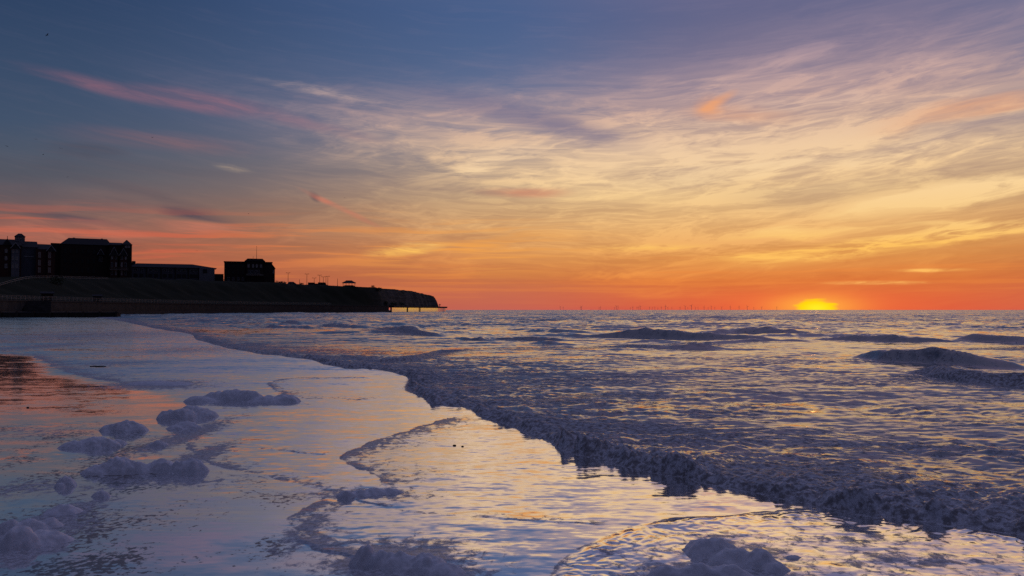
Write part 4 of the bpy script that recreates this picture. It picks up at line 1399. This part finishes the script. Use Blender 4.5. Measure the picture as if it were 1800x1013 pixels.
gulls = [gull_mesh(0.16), gull_mesh(0.06), gull_mesh(-0.08)]
for me in gulls:
    me.materials.append(M['gull'])
BIRDS = [(83, 62, 9, 'dark gull highest in the upper left corner of the sky'), (63, 245, 7, 'small dark gull left of the grey cloud scrap, upper one of the pair'),
         (12, 257, 7, 'small gull in the sky closest to the left edge'), (76, 272, 5, 'tiny gull just below the pair left of the grey cloud scrap'),
         (107, 261, 6, 'small gull right in front of the grey cloud scrap'), (119, 311, 5, 'lone tiny gull below the grey cloud scrap'),
         (268, 242, 5, 'tiny gull right of the grey cloud scrap, below the pink streak'), (437, 376, 4, 'tiny gull in the sky above the square villa'),
         (346, 441, 4, 'tiny gull just above the long low building'), (606, 348, 4, 'tiny gull above the short slanting vapour streak')]
for i, (px, py, wpx, lab) in enumerate(BIRDS):
    Y = 1.25 * FPX / wpx
    o = new_obj('gull', gulls[i % 3])
    o.location = up(px, py, Y)
    o.rotation_euler = (0.15, 0.35 * ((i * 7) % 5 - 2) / 2, 0.6 * ((i * 5) % 7 - 3) / 3)
    tag(o, lab, 'gull', 'gulls in the evening sky')

# ---------------------------------------------------------------- heaps of sea foam on the sand
foam_m, g = material('sea_foam')
pos = E(g, g.node('ShaderNodeNewGeometry').outputs['Position'])
n1 = g.noise(pos, 16.0, 5, 0.62)
n2 = g.noise(pos, 110.0, 3, 0.6)
hh = n1 * 0.9 + n2 * 0.1
bp = g.node('ShaderNodeBump')
bp.inputs['Strength'].default_value = 0.3
bp.inputs['Distance'].default_value = 0.03
g.put(bp.inputs['Height'], hh)
p = g.node('ShaderNodeBsdfPrincipled')
g.put(p.inputs['Base Color'], g.mix(g.sstep(n1, 0.3, 0.7), (0.74, 0.73, 0.74, 1), (0.90, 0.90, 0.93, 1)))
p.inputs['Roughness'].default_value = 0.75
p.inputs['Specular IOR Level'].default_value = 0.25
g.t.links.new(bp.outputs[0], p.inputs['Normal'])
finish(g, p.outputs[0])


def foam_heap(lumps, label, seed, soft=0.35, name='foam_heap'):
    """lumps measured in the photograph: (x centre, foot y, half width, height) in pixels, or with a depth factor as fifth"""
    L = []
    for l in lumps:
        px, py, hw, hp = l[:4]
        dp = l[4] if len(l) > 4 else 0.75
        x, y = gp(px, py)
        rx = hw / FPX * y
        ry = rx * dp
        L.append((x, y + ry * 0.9, rx * 1.25, ry * 1.1, 0.85 * hp / FPX * y))
    x0 = min(a[0] - a[2] for a in L) - .03
    x1 = max(a[0] + a[2] for a in L) + .03
    y0 = min(a[1] - a[3] for a in L) - .03
    y1 = max(a[1] + a[3] for a in L) + .03
    big = max(x1 - x0, y1 - y0)
    step = max(0.006, big / 150)
    xs, ys = np.arange(x0, x1, step), np.arange(y0, y1, step)
    X, Y = [a.ravel().astype(np.float32) for a in np.meshgrid(xs, ys)]
    S = np.mean([a[2] for a in L])
    f = 1.0 / max(S, 0.02)
    Xw = X + 0.22 * S * fbm(X * f * 1.1, Y * f * 1.1, seed, 3)
    Yw = Y + 0.22 * S * fbm(X * f * 1.1, Y * f * 1.1, seed + 9, 3)
    Z = np.full(X.shape, -1.0, np.float32)
    for cx, cy, rx, ry, h in L:
        r2 = ((Xw - cx) / rx) ** 2 + ((Yw - cy) / ry) ** 2
        z = np.where(r2 < 1, h * (np.sqrt(np.maximum(1 - r2, 0)) * 0.6 * (1 - soft) + (0.4 + 0.6 * soft) * np.maximum(1 - r2, 0) ** (1 + 0.5 * soft)), h * (1 - r2) * 0.6)
        k = 0.30 * h + 0.004
        d = np.clip(0.5 + 0.5 * (z - Z) / k, 0, 1)
        Z = Z * (1 - d) + z * d + k * d * (1 - d) * (Z > -0.5)
    hm = max(a[4] for a in L)
    pos_ = Z > 0
    bil = np.abs(pn(X * f * 1.9, Y * f * 1.9, seed + 3))
    Z = Z + pos_ * np.minimum(Z * 1.5, hm) * (1 - 0.55 * soft) * (0.42 * (bil - 0.16) + 0.07 * (np.abs(pn(X * f * 4.2, Y * f * 4.2, seed + 4)) - 0.15) + 0.10 * fbm(X * f * 0.8, Y * f * 0.8, seed + 5, 2))
    Z = np.maximum(Z, -0.02)
    nr, nc = len(ys), len(xs)
    idx = np.arange(nr * nc).reshape(nr, nc)
    q = np.stack([idx[:-1, :-1], idx[:-1, 1:], idx[1:, 1:], idx[1:, :-1]], -1).reshape(-1, 4)
    q = q[(Z[q] > -0.012).any(1)]
    used, inv = np.unique(q, return_inverse=True)
    cx, cy = float(np.mean([a[0] for a in L])), float(np.mean([a[1] for a in L]))
    me = bpy.data.meshes.new(name)
    me.from_pydata(np.stack([X[used] - cx, Y[used] - cy, Z[used]], -1).tolist(), [], inv.reshape(-1, 4).tolist())
    me.polygons.foreach_set('use_smooth', np.ones(len(me.polygons), bool))
    o = new_obj(name, me, None, foam_m)
    o.location = (cx, cy, 0.004)
    return tag(o, label, 'sea foam', 'heaps of sea foam on the beach')


foam_heap([(345, 708, 24, 10), (375, 705, 24, 16), (408, 706, 30, 22), (432, 707, 26, 22), (465, 709, 32, 11), (498, 708, 22, 14), (512, 708, 8, 7)],
          'long knobbly ridge of foam, farthest of the heaps on the sand', 1)
foam_heap([(292, 738, 16, 17), (316, 738, 20, 20), (345, 735, 26, 17), (332, 727, 20, 13)], 'lumpy foam heap at the near end of the long foam ridge', 2)
foam_heap([(322, 754, 20, 12), (306, 755, 14, 7)], 'small flat foam patch just below the lumpy heap', 3)
foam_heap([(190, 759, 18, 13), (214, 760, 24, 20), (238, 759, 16, 14)], 'rounded foam heap standing alone above the low tapering one', 4)
foam_heap([(125, 789, 22, 12), (158, 788, 28, 20), (185, 787, 18, 15), (203, 782, 14, 9)], 'low tapering foam heap left of the small foam ball', 5)
foam_heap([(274, 785, 13, 10)], 'small single ball of foam right of the low tapering heap', 6)
foam_heap([(165, 835, 26, 16), (200, 834, 32, 29), (235, 833, 22, 20), (275, 831, 28, 22), (310, 832, 22, 20), (336, 831, 20, 24), (352, 828, 10, 14)],
          'largest foam heap on the left, two humps with a saddle between', 7)
foam_heap([(110, 856, 14, 18), (102, 858, 8, 8)], 'little foam peak below the left end of the largest heap', 8)
foam_heap([(174, 875, 13, 11)], 'tiny foam knob alone below the largest heap', 9)
foam_heap([(20, 968, 34, 40), (45, 934, 22, 19), (82, 928, 18, 16), (60, 960, 40, 22), (8, 938, 22, 22), (100, 905, 26, 14)], 'broad foam mass in the lower left corner of the beach', 10, 0.6)
foam_heap([(607, 876, 14, 13), (630, 873, 16, 10), (655, 870, 18, 9), (685, 868, 16, 7)], 'thin foam ridge at the tip of the middle swash line', 11)
foam_heap([(640, 1000, 26, 40), (672, 1000, 26, 26), (700, 1005, 34, 30), (745, 1008, 34, 30), (780, 1015, 28, 18)], 'foam mass at the bottom edge left of centre', 12, 0.5)
foam_heap([(1262, 985, 44, 34), (1240, 975, 30, 22), (1300, 1000, 40, 30), (1345, 1003, 34, 34), (1370, 1010, 22, 18), (1180, 1026, 34, 28), (1235, 1028, 40, 34), (1290, 1030, 40, 30)],
          'big smooth foam mass at the bottom edge right of centre', 13, 0.7)
foam_heap([(1398, 985, 12, 6)], 'tiny foam scrap right of the big smooth foam mass', 14)
foam_heap([(240, 677, 18, 5, 1.2), (265, 677, 22, 6, 1.2), (300, 678, 22, 5, 1.2)], 'faint flat line of foam behind the farthest heaps', 15)

# ---------------------------------------------------------------- pebbles and weed
def pebble(px, py, wpx, label, seed, squash=0.5):
    x, y = gp(px, py)
    r = wpx * 0.36 / FPX * y
    bm_ = bmesh.new()
    bmesh.ops.create_icosphere(bm_, subdivisions=3, radius=1.0)
    rr = random.Random(seed)
    off = [Vector((rr.uniform(-1, 1), rr.uniform(-1, 1), rr.uniform(-1, 1))).normalized() for _ in range(6)]
    for v in bm_.verts:
        k_ = 1 + sum(0.10 * max(0, v.co.dot(o_)) ** 2 for o_ in off)
        v.co = Vector((v.co.x * k_ * r, v.co.y * k_ * r * 0.8, v.co.z * k_ * r * squash))
    me = bpy.data.meshes.new('pebble')
    bm_.to_mesh(me)
    bm_.free()
    for pl in me.polygons:
        pl.use_smooth = True
    o = new_obj('pebble', me, None, M['stone'])
    o.location = (x, y, r * squash * 0.5)
    tag(o, label, 'pebble', 'pebbles on the wet sand')


pebble(799, 784, 8, 'larger dark pebble in the shallow film right of the swash line', 1)
pebble(813, 785.5, 6, 'smaller dark pebble right beside the larger one', 2)
pebble(49, 717, 6, 'dark pebble on the bare wet sand at far left', 3)
x, y = gp(172, 645)
mb = MB()
pts = [(-0.24, 0, 0.004), (-0.12, 0.05, 0.008), (0.02, -0.02, 0.010), (0.13, 0.03, 0.008), (0.24, 0.0, 0.004)]
for a, b_2 in zip(pts[:-1], pts[1:]):
    mb.tube(a, b_2, 0.022, 0.018, 7)
o = mb.build('seaweed_strand', M['wood'])
o.location = (x, y, 0)
tag(o, 'dark strand of seaweed lying on the far wet sand at left', 'seaweed')
# ground sheet under everything, for whatever lies outside the wet beach
me = MB().box(-60000, 60000, -200, 60000, -2.2, -2.0).mesh('seabed')
tag(new_obj('seabed', me, None, M['dark_concrete']), kind='structure')
